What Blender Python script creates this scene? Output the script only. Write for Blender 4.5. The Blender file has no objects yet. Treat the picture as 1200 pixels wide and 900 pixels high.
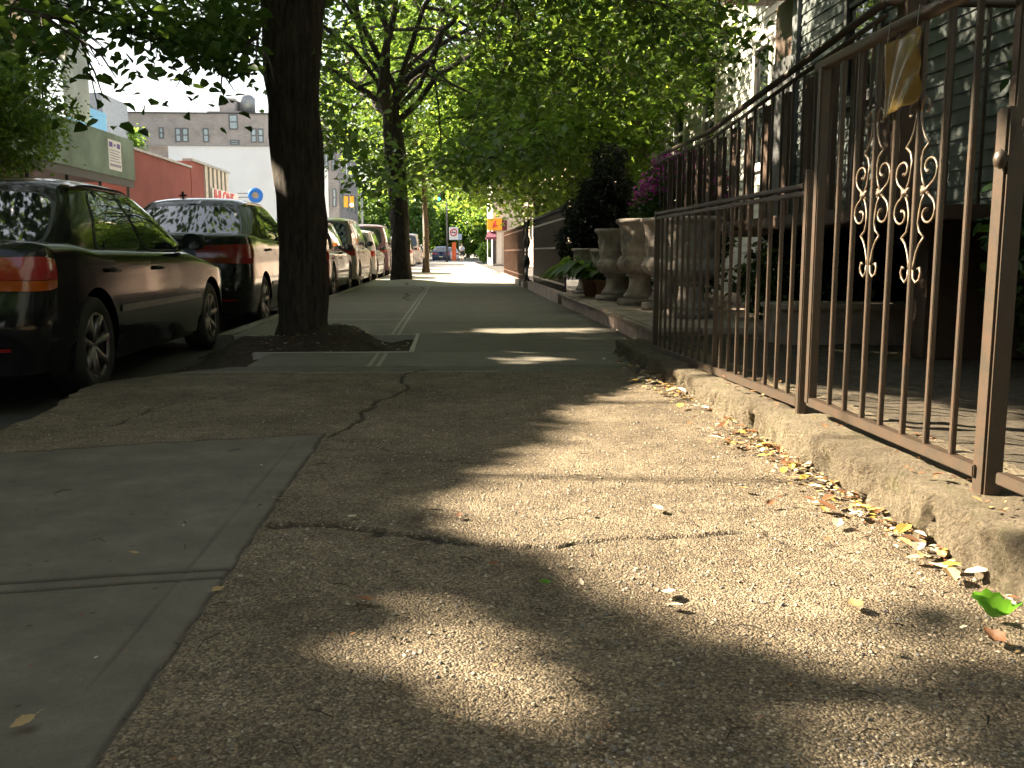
import bpy, bmesh, math, random
import numpy as np
from mathutils import Vector, Matrix

SC = bpy.context.scene
R = math.radians
rng = np.random.default_rng(7)
random.seed(7)

# ------------------------------------------------------------------ camera
CAM_H = 0.75
F = 1100.0                      # focal length in pixels of the 1200x900 photograph
YAW = math.atan(70 / F)
PITCH = math.atan(154 / F)
cam_d = bpy.data.cameras.new('camera')
cam_d.sensor_width = 36.0
cam_d.lens = 36.0 * F / 1200.0
cam_d.clip_start = 0.02
cam_d.clip_end = 2000
cam = bpy.data.objects.new('camera', cam_d)
SC.collection.objects.link(cam)
cam.location = (0, 0, CAM_H)
cam.rotation_euler = (math.pi / 2 - PITCH, 0, -YAW)
SC.camera = cam
CR = np.array(cam.rotation_euler.to_matrix())

# ------------------------------------------------------------------ sun and sky
SUN_EL, SUN_AZ = R(33), R(22)   # elevation; azimuth ahead of due left
SUN = np.array([-math.cos(SUN_AZ) * math.cos(SUN_EL), math.sin(SUN_AZ) * math.cos(SUN_EL), math.sin(SUN_EL)])
world = bpy.data.worlds.new('World')
SC.world = world
world.use_nodes = True
wn = world.node_tree
bg = wn.nodes['Background']
sky = wn.nodes.new('ShaderNodeTexSky')
sky.sky_type = 'NISHITA'
sky.sun_disc = False
sky.sun_elevation = SUN_EL
sky.sun_rotation = math.atan2(SUN[0], SUN[1])
sky.air_density = 1.3
sky.dust_density = 3.0
sky.ozone_density = 1.0
hsv = wn.nodes.new('ShaderNodeHueSaturation'); hsv.inputs['Saturation'].default_value = 0.5
wn.links.new(sky.outputs[0], hsv.inputs['Color']); wn.links.new(hsv.outputs[0], bg.inputs[0])
bg.inputs[1].default_value = 0.05
sl = bpy.data.lights.new('sun', 'SUN')
sl.energy = 5.0
sl.angle = R(0.6)
sl.color = (1.0, 0.84, 0.61)
so = bpy.data.objects.new('sun', sl)
SC.collection.objects.link(so)
so.rotation_euler = Vector(SUN.tolist()).to_track_quat('Z', 'Y').to_euler()
so.location = (-20, 10, 20)
SC.view_settings.view_transform = 'Standard'
SC.view_settings.look = 'None'
SC.view_settings.exposure = 2.8
SC.view_settings.gamma = 1
SC.view_settings.use_curve_mapping = False
SC.cycles.max_bounces = 4
SC.cycles.use_adaptive_sampling = True
SC.cycles.adaptive_threshold = 0.03
SC.cycles.diffuse_bounces = 2
SC.cycles.transparent_max_bounces = 8

# ------------------------------------------------------------------ camera maths (for measuring positions)
def ray(px, py):
    d = CR @ np.array([(px - 600) / F, -(py - 450) / F, -1.0])
    return d
def G(px, py, z=0.0):
    d = ray(px, py); t = (z - CAM_H) / d[2]
    return (d[0] * t, d[1] * t)
def D(px, py, Y):
    d = ray(px, py); t = Y / d[1]
    return (d[0] * t, Y, CAM_H + d[2] * t)
def proj(P):
    q = (np.asarray(P) - np.array([0, 0, CAM_H])) @ CR
    dz = np.where(-q[:, 2] > 0.05, -q[:, 2], 1e-3)
    px = 600 + F * q[:, 0] / dz; py = 450 - F * q[:, 1] / dz
    px = np.where(-q[:, 2] > 0.05, px, -1e6)
    return px, py
def inpoly(x, y, poly):
    x = np.asarray(x); y = np.asarray(y)
    c = np.zeros(x.shape, bool); n = len(poly)
    for i in range(n):
        x0, y0 = poly[i]; x1, y1 = poly[(i + 1) % n]
        if y0 == y1: continue
        m = ((y0 > y) != (y1 > y)) & (x < (x1 - x0) * (y - y0) / (y1 - y0) + x0)
        c ^= m
    return c
_perm = rng.random((256, 256))
def noise2(x, y, s=1.0, o=0):
    x = np.asarray(x) * s + 37.7 + o * 11.3; y = np.asarray(y) * s + 91.1 + o * 7.7
    xi = np.floor(x).astype(int); yi = np.floor(y).astype(int)
    fx = x - xi; fy = y - yi
    fx = fx * fx * (3 - 2 * fx); fy = fy * fy * (3 - 2 * fy)
    g = lambda a, b: _perm[a & 255, b & 255]
    return (g(xi, yi) * (1 - fx) * (1 - fy) + g(xi + 1, yi) * fx * (1 - fy) + g(xi, yi + 1) * (1 - fx) * fy + g(xi + 1, yi + 1) * fx * fy) * 2 - 1
def fbm(x, y, s=1.0, n=4, o=0):
    r = 0; a = 1
    for i in range(n):
        r = r + a * noise2(x, y, s * 2 ** i, o + i); a *= 0.5
    return r

# ------------------------------------------------------------------ materials
MATS = {}
class NT:
    def __init__(s, name):
        s.m = bpy.data.materials.new(name); s.m.use_nodes = True
        s.t = s.m.node_tree; s.b = s.t.nodes['Principled BSDF']; s.out = s.t.nodes['Material Output']
    def n(s, ty, **kw):
        nd = s.t.nodes.new(ty)
        for k, v in kw.items():
            if k.startswith('i_'):
                key = k[2:]; key = int(key) if key.isdigit() else key.replace('_', ' ')
                nd.inputs[key].default_value = v
            else: setattr(nd, k, v)
        return nd
    def l(s, a, b): s.t.links.new(a, b)
    def coord(s, scale=(1, 1, 1)):
        tc = s.n('ShaderNodeTexCoord'); mp = s.n('ShaderNodeMapping'); mp.inputs['Scale'].default_value = scale
        s.l(tc.outputs['Object'], mp.inputs[0]); return mp.outputs[0]
    def noise(s, vec, scale, detail=6, rough=0.6):
        n = s.n('ShaderNodeTexNoise'); n.inputs['Scale'].default_value = scale; n.inputs['Detail'].default_value = detail
        n.inputs['Roughness'].default_value = rough; s.l(vec, n.inputs['Vector']); return n.outputs['Fac']
    def ramp(s, fac, stops):
        r = s.n('ShaderNodeValToRGB'); e = r.color_ramp.elements
        while len(e) < len(stops): e.new(0.5)
        for i, (p, c) in enumerate(stops):
            e[i].position = p; e[i].color = tuple(c) + (1,) if len(c) == 3 else c
        s.l(fac, r.inputs[0]); return r.outputs[0]
    def mix(s, fac, a, b, mode='MIX'):
        m = s.n('ShaderNodeMix'); m.data_type = 'RGBA'; m.blend_type = mode
        for v, k in ((fac, 0), (a, 6), (b, 7)):
            if isinstance(v, (int, float)): m.inputs[k].default_value = v
            elif isinstance(v, tuple): m.inputs[k].default_value = tuple(v) + (1,) if len(v) == 3 else v
            else: s.l(v, m.inputs[k])
        return m.outputs[2]
    def math(s, op, a, b=0.0):
        m = s.n('ShaderNodeMath'); m.operation = op
        for v, k in ((a, 0), (b, 1)):
            if isinstance(v, (int, float)): m.inputs[k].default_value = v
            else: s.l(v, m.inputs[k])
        return m.outputs[0]
    def bump(s, h, strength=0.5, dist=0.01, normal=None):
        b = s.n('ShaderNodeBump'); b.inputs['Strength'].default_value = strength; b.inputs['Distance'].default_value = dist
        s.l(h, b.inputs['Height'])
        if normal is not None: s.l(normal, b.inputs['Normal'])
        return b.outputs[0]
    def col(s, c):
        if isinstance(c, tuple): s.b.inputs['Base Color'].default_value = tuple(c) + (1,) if len(c) == 3 else c
        else: s.l(c, s.b.inputs['Base Color'])
    def set(s, rough=None, metal=None, spec=None, coat=None, normal=None):
        if rough is not None:
            if isinstance(rough, (int, float)): s.b.inputs['Roughness'].default_value = rough
            else: s.l(rough, s.b.inputs['Roughness'])
        if metal is not None: s.b.inputs['Metallic'].default_value = metal
        if spec is not None: s.b.inputs['Specular IOR Level'].default_value = spec
        if coat is not None: s.b.inputs['Coat Weight'].default_value = coat; s.b.inputs['Coat Roughness'].default_value = 0.04
        if normal is not None: s.l(normal, s.b.inputs['Normal'])

def simple(name, c, rough=0.6, metal=0.0, var=0.25, scale=8.0, bump=0.0, bscale=60, coat=0.0, spec=0.5, bdist=0.004):
    if name in MATS: return MATS[name]
    t = NT(name); v = t.coord()
    f = t.noise(v, scale)
    c2 = tuple(x * (1 - var) for x in c); c3 = tuple(min(1, x * (1 + var)) for x in c)
    t.col(t.ramp(f, [(0.3, c2), (0.7, c3)]))
    t.set(rough=rough, metal=metal, coat=coat, spec=spec)
    if bump: t.set(normal=t.bump(t.noise(v, bscale, 8, 0.7), bump, bdist))
    MATS[name] = t.m; return t.m

def emis(name, c, s):
    t = NT(name); t.col(c); t.b.inputs['Emission Color'].default_value = tuple(c) + (1,); t.b.inputs['Emission Strength'].default_value = s
    return t.m

def pavement_mat():
    t = NT('pavement'); v = t.coord()
    at = t.n('ShaderNodeAttribute'); at.attribute_name = 'surf'
    sep = t.n('ShaderNodeSeparateColor'); t.l(at.outputs['Color'], sep.inputs[0])
    dirt, slab, light = sep.outputs[0], sep.outputs[1], sep.outputs[2]
    # exposed aggregate
    warp = t.n('ShaderNodeTexNoise'); warp.inputs['Scale'].default_value = 35; t.l(v, warp.inputs['Vector'])
    wv = t.n('ShaderNodeVectorMath'); wv.operation = 'MULTIPLY_ADD'; wv.inputs[1].default_value = (0.012, 0.012, 0.012)
    t.l(warp.outputs['Color'], wv.inputs[0]); t.l(v, wv.inputs[2])
    def vor(scale, feat='F1'):
        n = t.n('ShaderNodeTexVoronoi'); n.feature = feat; n.inputs['Scale'].default_value = scale; t.l(wv.outputs[0], n.inputs['Vector']); return n
    a = vor(185); b = vor(80)
    cs = t.n('ShaderNodeSeparateColor'); t.l(a.outputs['Color'], cs.inputs[0])
    cs2 = t.n('ShaderNodeSeparateColor'); t.l(b.outputs['Color'], cs2.inputs[0])
    peb = t.ramp(cs.outputs[0], [(0.0, (0.09, 0.078, 0.062)), (0.35, (0.18, 0.152, 0.115)), (0.66, (0.25, 0.212, 0.158)), (0.93, (0.34, 0.285, 0.205)), (1.0, (0.44, 0.385, 0.30))])
    edge = t.ramp(a.outputs['Distance'], [(0.35, (1, 1, 1)), (0.75, (0.55, 0.52, 0.48))])
    agg = t.mix(1.0, peb, edge, 'MULTIPLY')
    big = t.ramp(cs2.outputs[1], [(0.86, (0, 0, 0)), (0.88, (1, 1, 1))])
    bigm = t.math('MULTIPLY', big, t.ramp(b.outputs['Distance'], [(0.28, (1, 1, 1)), (0.36, (0, 0, 0))]))
    bigc = t.ramp(cs2.outputs[2], [(0.0, (0.07, 0.068, 0.065)), (0.5, (0.22, 0.19, 0.145)), (1.0, (0.36, 0.32, 0.25))])
    agg = t.mix(bigm, agg, bigc)
    blotch = t.ramp(t.noise(v, 1.7, 8, 0.65), [(0.32, (0.62, 0.59, 0.55)), (0.66, (1.12, 1.1, 1.06))])
    agg = t.mix(1.0, agg, blotch, 'MULTIPLY')
    agg = t.mix(1.0, agg, t.ramp(t.noise(v, 7.5, 6, 0.7), [(0.36, (0.72, 0.69, 0.66)), (0.6, (1.08, 1.07, 1.05))]), 'MULTIPLY')
    gum = vor(2.7); agg = t.mix(1.0, agg, t.ramp(gum.outputs['Distance'], [(0.035, (0.4, 0.38, 0.36)), (0.055, (1, 1, 1))]), 'MULTIPLY')
    # smooth concrete
    fine = t.noise(v, 260, 5, 0.7)
    mid = t.noise(v, 5.0, 9, 0.72)
    con = t.ramp(mid, [(0.28, (0.082, 0.073, 0.059)), (0.55, (0.128, 0.116, 0.094)), (0.75, (0.185, 0.168, 0.138))])
    con = t.mix(1.0, con, t.ramp(fine, [(0.3, (0.8, 0.8, 0.8)), (0.7, (1.15, 1.15, 1.15))]), 'MULTIPLY')
    spots = vor(14); sp = t.ramp(spots.outputs['Distance'], [(0.05, (0.45, 0.43, 0.4)), (0.11, (1, 1, 1))])
    con = t.mix(1.0, con, sp, 'MULTIPLY')
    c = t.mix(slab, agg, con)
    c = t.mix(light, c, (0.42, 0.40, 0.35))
    c = t.mix(dirt, c, (0.022, 0.018, 0.013))
    t.col(c)
    inv = t.math('SUBTRACT', 1.0, slab)
    hp = t.math('MULTIPLY', t.math('SUBTRACT', 1.0, a.outputs['Distance']), inv)
    hb = t.math('MULTIPLY', bigm, t.math('MULTIPLY', inv, 0.9))
    ha = t.math('ADD', hp, hb)
    h = t.math('ADD', ha, t.math('MULTIPLY', t.noise(v, 120, 6, 0.75), 0.55))
    nrm = t.bump(h, 0.85, 0.006)
    t.set(rough=0.78, spec=0.35, normal=nrm)
    return t.m
M_PAVE = pavement_mat()

def asphalt_mat():
    t = NT('asphalt'); v = t.coord()
    f = t.noise(v, 180, 4, 0.8); g = t.noise(v, 0.8, 8, 0.6)
    c = t.ramp(f, [(0.3, (0.03, 0.03, 0.03)), (0.7, (0.085, 0.083, 0.08))])
    c = t.mix(1.0, c, t.ramp(g, [(0.3, (0.7, 0.7, 0.7)), (0.7, (1.25, 1.25, 1.22))]), 'MULTIPLY')
    t.col(c); t.set(rough=0.85, normal=t.bump(f, 0.5, 0.006)); return t.m
def soil_mat(name='soil', a=(0.028, 0.018, 0.012), b=(0.085, 0.058, 0.038)):
    t = NT(name); v = t.coord()
    f = t.noise(v, 22, 10, 0.75)
    t.col(t.ramp(f, [(0.35, a), (0.68, b)]))
    t.set(rough=0.95, normal=t.bump(t.noise(v, 45, 10, 0.8), 1.0, 0.03)); return t.m
def bark_mat(name, a, b):
    t = NT(name); v = t.coord((9, 9, 1.6))
    f = t.noise(v, 3.2, 9, 0.7)
    t.col(t.ramp(f, [(0.35, a), (0.65, b)]))
    t.set(rough=0.92, normal=t.bump(f, 1.0, 0.04)); return t.m
def leaf_mat(name, c, tr, w=0.45, rough=0.45):
    t = NT(name)
    g = t.n('ShaderNodeNewGeometry')
    dark = tuple(x * 0.6 for x in c); lite = tuple(min(1, x * 1.5) for x in c)
    base = t.ramp(g.outputs['Random Per Island'], [(0.0, dark), (0.6, c), (1.0, lite)])
    trc = t.ramp(g.outputs['Random Per Island'], [(0.0, tuple(x * 0.65 for x in tr)), (0.6, tr), (1.0, (min(1, tr[0] * 1.5), min(1, tr[1] * 1.25), tr[2]))])
    t.col(base); t.set(rough=rough, spec=0.4)
    tl = t.n('ShaderNodeBsdfTranslucent'); t.l(trc, tl.inputs[0])
    mx = t.n('ShaderNodeMixShader'); mx.inputs[0].default_value = w
    t.l(t.b.outputs[0], mx.inputs[1]); t.l(tl.outputs[0], mx.inputs[2]); t.l(mx.outputs[0], t.out.inputs[0])
    return t.m
def brick_mat(name, a, b, mortar, scale=1.0, axis='XZ', rough=0.85, row=0.075, width=0.22):
    t = NT(name); tc = t.n('ShaderNodeTexCoord'); sp = t.n('ShaderNodeSeparateXYZ'); t.l(tc.outputs['Object'], sp.inputs[0])
    cb = t.n('ShaderNodeCombineXYZ'); s_ = t.math('ADD', sp.outputs[0], sp.outputs[1])
    t.l(s_, cb.inputs[0]); t.l(sp.outputs[2], cb.inputs[1])
    br = t.n('ShaderNodeTexBrick'); t.l(cb.outputs[0], br.inputs['Vector'])
    br.inputs['Color1'].default_value = a + (1,); br.inputs['Color2'].default_value = b + (1,); br.inputs['Mortar'].default_value = mortar + (1,)
    br.inputs['Scale'].default_value = scale; br.inputs['Row Height'].default_value = row; br.inputs['Brick Width'].default_value = width; br.inputs['Mortar Size'].default_value = 0.008
    v = t.coord(); g = t.noise(v, 0.7, 8, 0.65)
    t.col(t.mix(1.0, br.outputs['Color'], t.ramp(g, [(0.3, (0.75, 0.75, 0.75)), (0.7, (1.15, 1.15, 1.15))]), 'MULTIPLY'))
    t.set(rough=rough); return t.m
def siding_mat(name, c, gap=0.11):
    t = NT(name); v = t.coord(); g = t.noise(v, 1.5, 8, 0.7); st = t.noise(t.coord((3, 3, 0.3)), 4, 6, 0.7)
    cc = t.mix(1.0, c, t.ramp(g, [(0.3, (0.72, 0.72, 0.7)), (0.7, (1.12, 1.12, 1.12))]), 'MULTIPLY')
    t.col(t.mix(0.5, cc, t.ramp(st, [(0.35, tuple(x * 0.6 for x in c)), (0.65, c)])))
    t.set(rough=0.6); return t.m
def paint_mat(name, c, rough=0.25, dust=0.15):
    t = NT(name); v = t.coord(); g = t.noise(v, 3, 8, 0.7)
    t.col(t.mix(1.0, c, t.ramp(g, [(0.3, (1 - dust, 1 - dust, 1 - dust)), (0.7, (1 + dust, 1 + dust, 1 + dust))]), 'MULTIPLY'))
    t.set(rough=t.ramp(g, [(0.3, (rough * .7,) * 3), (0.7, (rough * 1.4,) * 3)]), metal=0.0, coat=0.3, spec=0.3); return t.m
def iron_mat(name, c, rust, fr=0.5, rough=0.42):
    t = NT(name); v = t.coord(); g = t.noise(v, 18, 9, 0.75)
    t.col(t.ramp(g, [(0.42, c), (0.42 + 0.35 * (1 - fr), tuple((a + b) / 2 for a, b in zip(c, rust))), (0.9, rust)]))
    t.set(rough=rough, metal=0.15, spec=0.7, normal=t.bump(t.noise(v, 140, 6, 0.7), 0.5, 0.002)); return t.m
def glass_mat(name, c=(0.012, 0.015, 0.016)):
    t = NT(name); v = t.coord(); t.col(t.ramp(t.noise(v, 2.5), [(0.3, c), (0.8, tuple(x * 2.2 for x in c))]))
    t.set(rough=0.03, spec=0.9, coat=0.6); return t.m

M = dict(
    asphalt=asphalt_mat(), soil=soil_mat(), yard=soil_mat('yard_soil', (0.035, 0.028, 0.018), (0.13, 0.105, 0.07)),
    bark=bark_mat('bark_dark', (0.014, 0.011, 0.009), (0.085, 0.066, 0.053)),
    bark2=bark_mat('bark_pale', (0.06, 0.045, 0.03), (0.18, 0.13, 0.085)),
    leaf=leaf_mat('leaf_green', (0.042, 0.10, 0.022), (0.22, 0.38, 0.05), 0.32),
    leaf_b=leaf_mat('leaf_light_green', (0.07, 0.15, 0.03), (0.36, 0.56, 0.08), 0.45),
    leaf_d=leaf_mat('leaf_deep_green', (0.028, 0.06, 0.018), (0.09, 0.19, 0.03), 0.3),
    leaf_y=leaf_mat('leaf_yew', (0.012, 0.024, 0.012), (0.02, 0.045, 0.012), 0.15, 0.6),
    petal=leaf_mat('petal_magenta', (0.42, 0.05, 0.34), (0.5, 0.08, 0.45), 0.35),
    iron=iron_mat('iron_brown', (0.045, 0.035, 0.025), (0.08, 0.045, 0.027), 0.5, 0.45),
    iron_k=iron_mat('iron_black', (0.012, 0.012, 0.013), (0.05, 0.03, 0.02), 0.2, 0.35),
    iron_r=iron_mat('iron_redbrown', (0.10, 0.05, 0.035), (0.2, 0.11, 0.07), 0.4, 0.5),
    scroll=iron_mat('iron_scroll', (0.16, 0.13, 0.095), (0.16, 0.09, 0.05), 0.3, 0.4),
    board=simple('brown_board', (0.075, 0.045, 0.03), 0.6, var=0.3, scale=3, bump=0.3),
    stone=simple('pink_stone', (0.33, 0.255, 0.225), 0.75, var=0.35, scale=6, bump=0.5, bscale=40),
    cap=simple('cap_stone', (0.38, 0.31, 0.26), 0.6, var=0.3, scale=5, bump=0.3, bscale=60),
    urn=simple('urn_stone', (0.32, 0.275, 0.245), 0.75, var=0.5, scale=7, bump=0.6, bscale=50, bdist=0.008),
    tyre=simple('tyre_rubber', (0.02, 0.02, 0.02), 0.8), rim=simple('alloy', (0.2, 0.195, 0.19), 0.35, 0.7),
    hub=simple('alloy_dark', (0.03, 0.03, 0.03), 0.6), black=simple('black_plastic', (0.015, 0.015, 0.016), 0.45),
    under=simple('underbody', (0.008, 0.008, 0.008), 0.95), glass=glass_mat('car_glass'),
    chrome=simple('chrome', (0.5, 0.5, 0.5), 0.15, 1.0, var=0.05), trim=simple('grey_trim', (0.10, 0.10, 0.105), 0.35, 0.2),
    red=simple('lamp_red', (0.30, 0.012, 0.009), 0.15, coat=1.0, var=0.15), amber=simple('lamp_amber', (0.42, 0.09, 0.012), 0.15, coat=1.0),
    clear=simple('lamp_clear', (0.7, 0.7, 0.68), 0.12, coat=1.0), plate=simple('plate', (0.6, 0.55, 0.35), 0.5),
    white=simple('white_paint', (0.8, 0.8, 0.78), 0.6, var=0.06), cream=simple('cream_paint', (0.66, 0.62, 0.52), 0.7, var=0.08),
    metal=simple('grey_metal', (0.3, 0.31, 0.31), 0.45, 0.5), dkgrey=simple('dark_grey', (0.05, 0.052, 0.055), 0.6),
    plywood=simple('green_plywood', (0.20, 0.27, 0.21), 0.8, var=0.3, scale=1.2, bump=0.2),
    skin=simple('skin', (0.5, 0.32, 0.24), 0.6, var=0.08), cloth_w=simple('cloth_pale', (0.66, 0.64, 0.66), 0.9, var=0.1),
    cloth_d=simple('cloth_dark', (0.05, 0.035, 0.045), 0.9), cloth_r=simple('cloth_red', (0.4, 0.08, 0.08), 0.9), hair=simple('hair', (0.05, 0.035, 0.025), 0.8),
    orange=simple('orange_paint', (0.75, 0.13, 0.03), 0.5), blue=simple('blue_sign', (0.03, 0.22, 0.75), 0.4, var=0.1), tan=simple('tan_paint', (0.45, 0.36, 0.25), 0.6),
    sign_red=simple('sign_red', (0.75, 0.05, 0.06), 0.5), yellow=simple('yellow_orange', (0.85, 0.42, 0.03), 0.5, var=0.1), maroon=simple('maroon_awning', (0.12, 0.03, 0.06), 0.8),
    purple=simple('purple_ink', (0.13, 0.10, 0.4), 0.7), ink=simple('grey_ink', (0.35, 0.33, 0.45), 0.7),
    litter_a=leaf_mat('dry_leaf_tan', (0.42, 0.30, 0.15), (0.3, 0.17, 0.06), 0.25, 0.6), litter_b=leaf_mat('dry_leaf_brown', (0.20, 0.10, 0.05), (0.15, 0.06, 0.02), 0.2, 0.6),
    litter_p=leaf_mat('dry_leaf_pale', (0.62, 0.54, 0.42), (0.3, 0.25, 0.15), 0.2, 0.5), litter_y=leaf_mat('dry_leaf_yellow', (0.55, 0.40, 0.10), (0.5, 0.35, 0.08), 0.3, 0.5),
    litter_g=leaf_mat('fresh_leaf_green', (0.10, 0.30, 0.03), (0.2, 0.5, 0.04), 0.35, 0.4),
    winglass=simple('window_glass', (0.30, 0.38, 0.42), 0.08, var=0.2, spec=0.9), wframe=simple('window_frame_grey', (0.10, 0.11, 0.12), 0.5),
)

# ------------------------------------------------------------------ object helpers
def add(name, verts, faces, mat, parent=None, smooth=False, loc=None, midx=None):
    me = bpy.data.meshes.new(name)
    if isinstance(faces, np.ndarray) and faces.ndim == 2:
        V = np.asarray(verts, dtype=np.float32); n = len(faces); k = faces.shape[1]
        me.vertices.add(len(V)); me.vertices.foreach_set('co', V.ravel())
        me.loops.add(n * k); me.loops.foreach_set('vertex_index', faces.astype(np.int32).ravel())
        me.polygons.add(n); me.polygons.foreach_set('loop_start', (np.arange(n) * k).astype(np.int32))
        me.polygons.foreach_set('loop_total', np.full(n, k, np.int32)); me.update(calc_edges=True)
    else:
        me.from_pydata([tuple(map(float, v)) for v in verts], [], [tuple(int(i) for i in f) for f in faces]); me.update()
    for m in (mat if isinstance(mat, (list, tuple)) else [mat]): me.materials.append(m)
    if midx is not None: me.polygons.foreach_set('material_index', np.asarray(midx, np.int32))
    if smooth: me.polygons.foreach_set('use_smooth', np.ones(len(me.polygons), bool))
    o = bpy.data.objects.new(name, me); SC.collection.objects.link(o)
    if parent is not None: o.parent = parent
    if loc is not None: o.location = loc
    return o
def tag(o, label=None, cat=None, group=None, kind=None):
    if label: o['label'] = label
    if cat: o['category'] = cat
    if group: o['group'] = group
    if kind: o['kind'] = kind
    return o
def thing(name, label, cat, loc=(0, 0, 0), rz=0.0, group=None):
    o = bpy.data.objects.new(name, None); SC.collection.objects.link(o)
    o.location = loc; o.rotation_euler = (0, 0, rz); o.empty_display_size = 0.1
    return tag(o, label, cat, group)
class MB:
    """collects simple solids into one mesh"""
    def __init__(s): s.v = []; s.f = []; s.m = []; s.cur = 0
    def mat(s, i): s.cur = i; return s
    def _add(s, V, Fc):
        b = len(s.v); s.v += [tuple(p) for p in V]; s.f += [tuple(b + i for i in f) for f in Fc]; s.m += [s.cur] * len(Fc); return s
    def box(s, x0, x1, y0, y1, z0, z1, bev=0.0):
        if bev:
            bm = bmesh.new(); bmesh.ops.create_cube(bm, size=1)
            for v in bm.verts: v.co = Vector(((x0 + x1) / 2 + v.co.x * (x1 - x0), (y0 + y1) / 2 + v.co.y * (y1 - y0), (z0 + z1) / 2 + v.co.z * (z1 - z0)))
            bmesh.ops.bevel(bm, geom=bm.edges[:], offset=bev, segments=2, affect='EDGES')
            bm.verts.ensure_lookup_table()
            s._add([v.co[:] for v in bm.verts], [[v.index for v in f.verts] for f in bm.faces]); bm.free(); return s
        V = [(x0, y0, z0), (x1, y0, z0), (x1, y1, z0), (x0, y1, z0), (x0, y0, z1), (x1, y0, z1), (x1, y1, z1), (x0, y1, z1)]
        return s._add(V, [(0, 3, 2, 1), (4, 5, 6, 7), (0, 1, 5, 4), (1, 2, 6, 5), (2, 3, 7, 6), (3, 0, 4, 7)])
    def tube(s, pts, rad, n=6, caps=True, square=False):
        pts = [np.array(p, float) for p in pts]
        if not hasattr(rad, '__len__'): rad = [rad] * len(pts)
        V = []; k = len(pts); up = None
        for i in range(k):
            d = pts[min(i + 1, k - 1)] - pts[max(i - 1, 0)]; d = d / (np.linalg.norm(d) + 1e-9)
            if up is None:
                up = np.array([0, 0, 1.0]) if abs(d[2]) < 0.9 else np.array([0, 1.0, 0])
            a = np.cross(d, up); a /= np.linalg.norm(a) + 1e-9; b = np.cross(d, a); up = -b if False else up
            if abs(np.dot(d, up)) > 0.95: up = a
            for j in range(n):
                t = 2 * math.pi * (j + (0.5 if square else 0)) / n
                V.append(pts[i] + rad[i] * (math.cos(t) * a + math.sin(t) * b))
        Fc = [(i * n + j, i * n + (j + 1) % n, (i + 1) * n + (j + 1) % n, (i + 1) * n + j) for i in range(k - 1) for j in range(n)]
        if caps: Fc += [tuple(range(n))[::-1], tuple(range((k - 1) * n, k * n))]
        return s._add(V, Fc)
    def lathe(s, prof, c=(0, 0, 0), n=32, mod=None):
        V = []
        for r, z in prof:
            for j in range(n):
                t = 2 * math.pi * j / n; rr = r * (mod(t, z) if mod else 1)
                V.append((c[0] + rr * math.cos(t), c[1] + rr * math.sin(t), c[2] + z))
        k = len(prof)
        Fc = [(i * n + j, i * n + (j + 1) % n, (i + 1) * n + (j + 1) % n, (i + 1) * n + j) for i in range(k - 1) for j in range(n)]
        Fc += [tuple(range(n))[::-1], tuple(range((k - 1) * n, k * n))]
        return s._add(V, Fc)
    def poly(s, pts): return s._add(pts, [tuple(range(len(pts)))])
    def build(s, name, mat, parent=None, smooth=False, loc=None):
        return add(name, s.v, s.f, mat, parent, smooth, loc, s.m)
def grid(fn, us, vs):
    V = [fn(u, v) for v in vs for u in us]; n = len(us)
    Fc = [(j * n + i, j * n + i + 1, (j + 1) * n + i + 1, (j + 1) * n + i) for j in range(len(vs) - 1) for i in range(n - 1)]
    return V, Fc
def text_mesh(name, s, size, mat, parent, loc, rot, depth=0.01, sx=1.0):
    c = bpy.data.curves.new(name, 'FONT'); c.body = s; c.size = size; c.extrude = depth; c.align_x = 'LEFT'; c.offset = size * 0.012
    tmp = bpy.data.objects.new('tmp', c); me = bpy.data.meshes.new_from_object(tmp)
    bpy.data.objects.remove(tmp); me.materials.clear(); me.materials.append(mat); me.name = name
    o = bpy.data.objects.new(name, me); SC.collection.objects.link(o); o.parent = parent; o.location = loc; o.rotation_euler = rot; o.scale = (sx, 1, 1)
    return o

# ------------------------------------------------------------------ ground
ROAD_Z = -0.14
KX = -2.0        # kerb line
def near_edge():  # broken left edge of the pavement beside the first car
    return [G(-400, 700), (-1.98, 3.0), G(0, 506), G(60, 481), G(100, 456), G(128, 449), G(200, 438), G(340, 425), (-0.9, 6.6)]
def seg_dist(x, y, pts):
    d = np.full(x.shape, 9.0)
    for (ax, ay), (bx, by) in zip(pts[:-1], pts[1:]):
        L = (bx - ax) ** 2 + (by - ay) ** 2
        t = np.clip(((x - ax) * (bx - ax) + (y - ay) * (by - ay)) / L, 0, 1)
        d = np.minimum(d, np.hypot(x - ax - t * (bx - ax), y - ay - t * (by - ay)))
    return d
def jag(pts, amp=0.012, n=10, seed=0):
    r = np.random.default_rng(seed); out = []
    for a, b in zip(pts[:-1], pts[1:]):
        for i in range(n):
            t = i / n; out.append((a[0] + (b[0] - a[0]) * t + r.normal() * amp, a[1] + (b[1] - a[1]) * t + r.normal() * amp))
    return out + [pts[-1]]
def Gs(l): return [G(*p) for p in l]
cracks = [
    (jag(Gs([(315, 617), (385, 615), (455, 624), (520, 633), (580, 641), (640, 641)]), 0.010, 6, 1), 0.024, 1.0),
    (jag(Gs([(640, 641), (720, 632), (800, 628), (875, 622)]), 0.010, 6, 2), 0.014, 0.7),
    (jag(Gs([(495, 432), (470, 443), (478, 455), (440, 472), (425, 490), (385, 512)]), 0.012, 5, 3), 0.012, 0.9),
    (jag(Gs([(330, 452), (250, 470), (180, 480), (130, 500)]), 0.015, 5, 4), 0.008, 0.7),
    (jag(Gs([(385, 512), (520, 540), (600, 545)]), 0.012, 5, 5), 0.012, 0.5),
    (jag(Gs([(880, 610), (930, 640), (1010, 660)]), 0.012, 5, 15), 0.010, 0.5),
]
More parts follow.
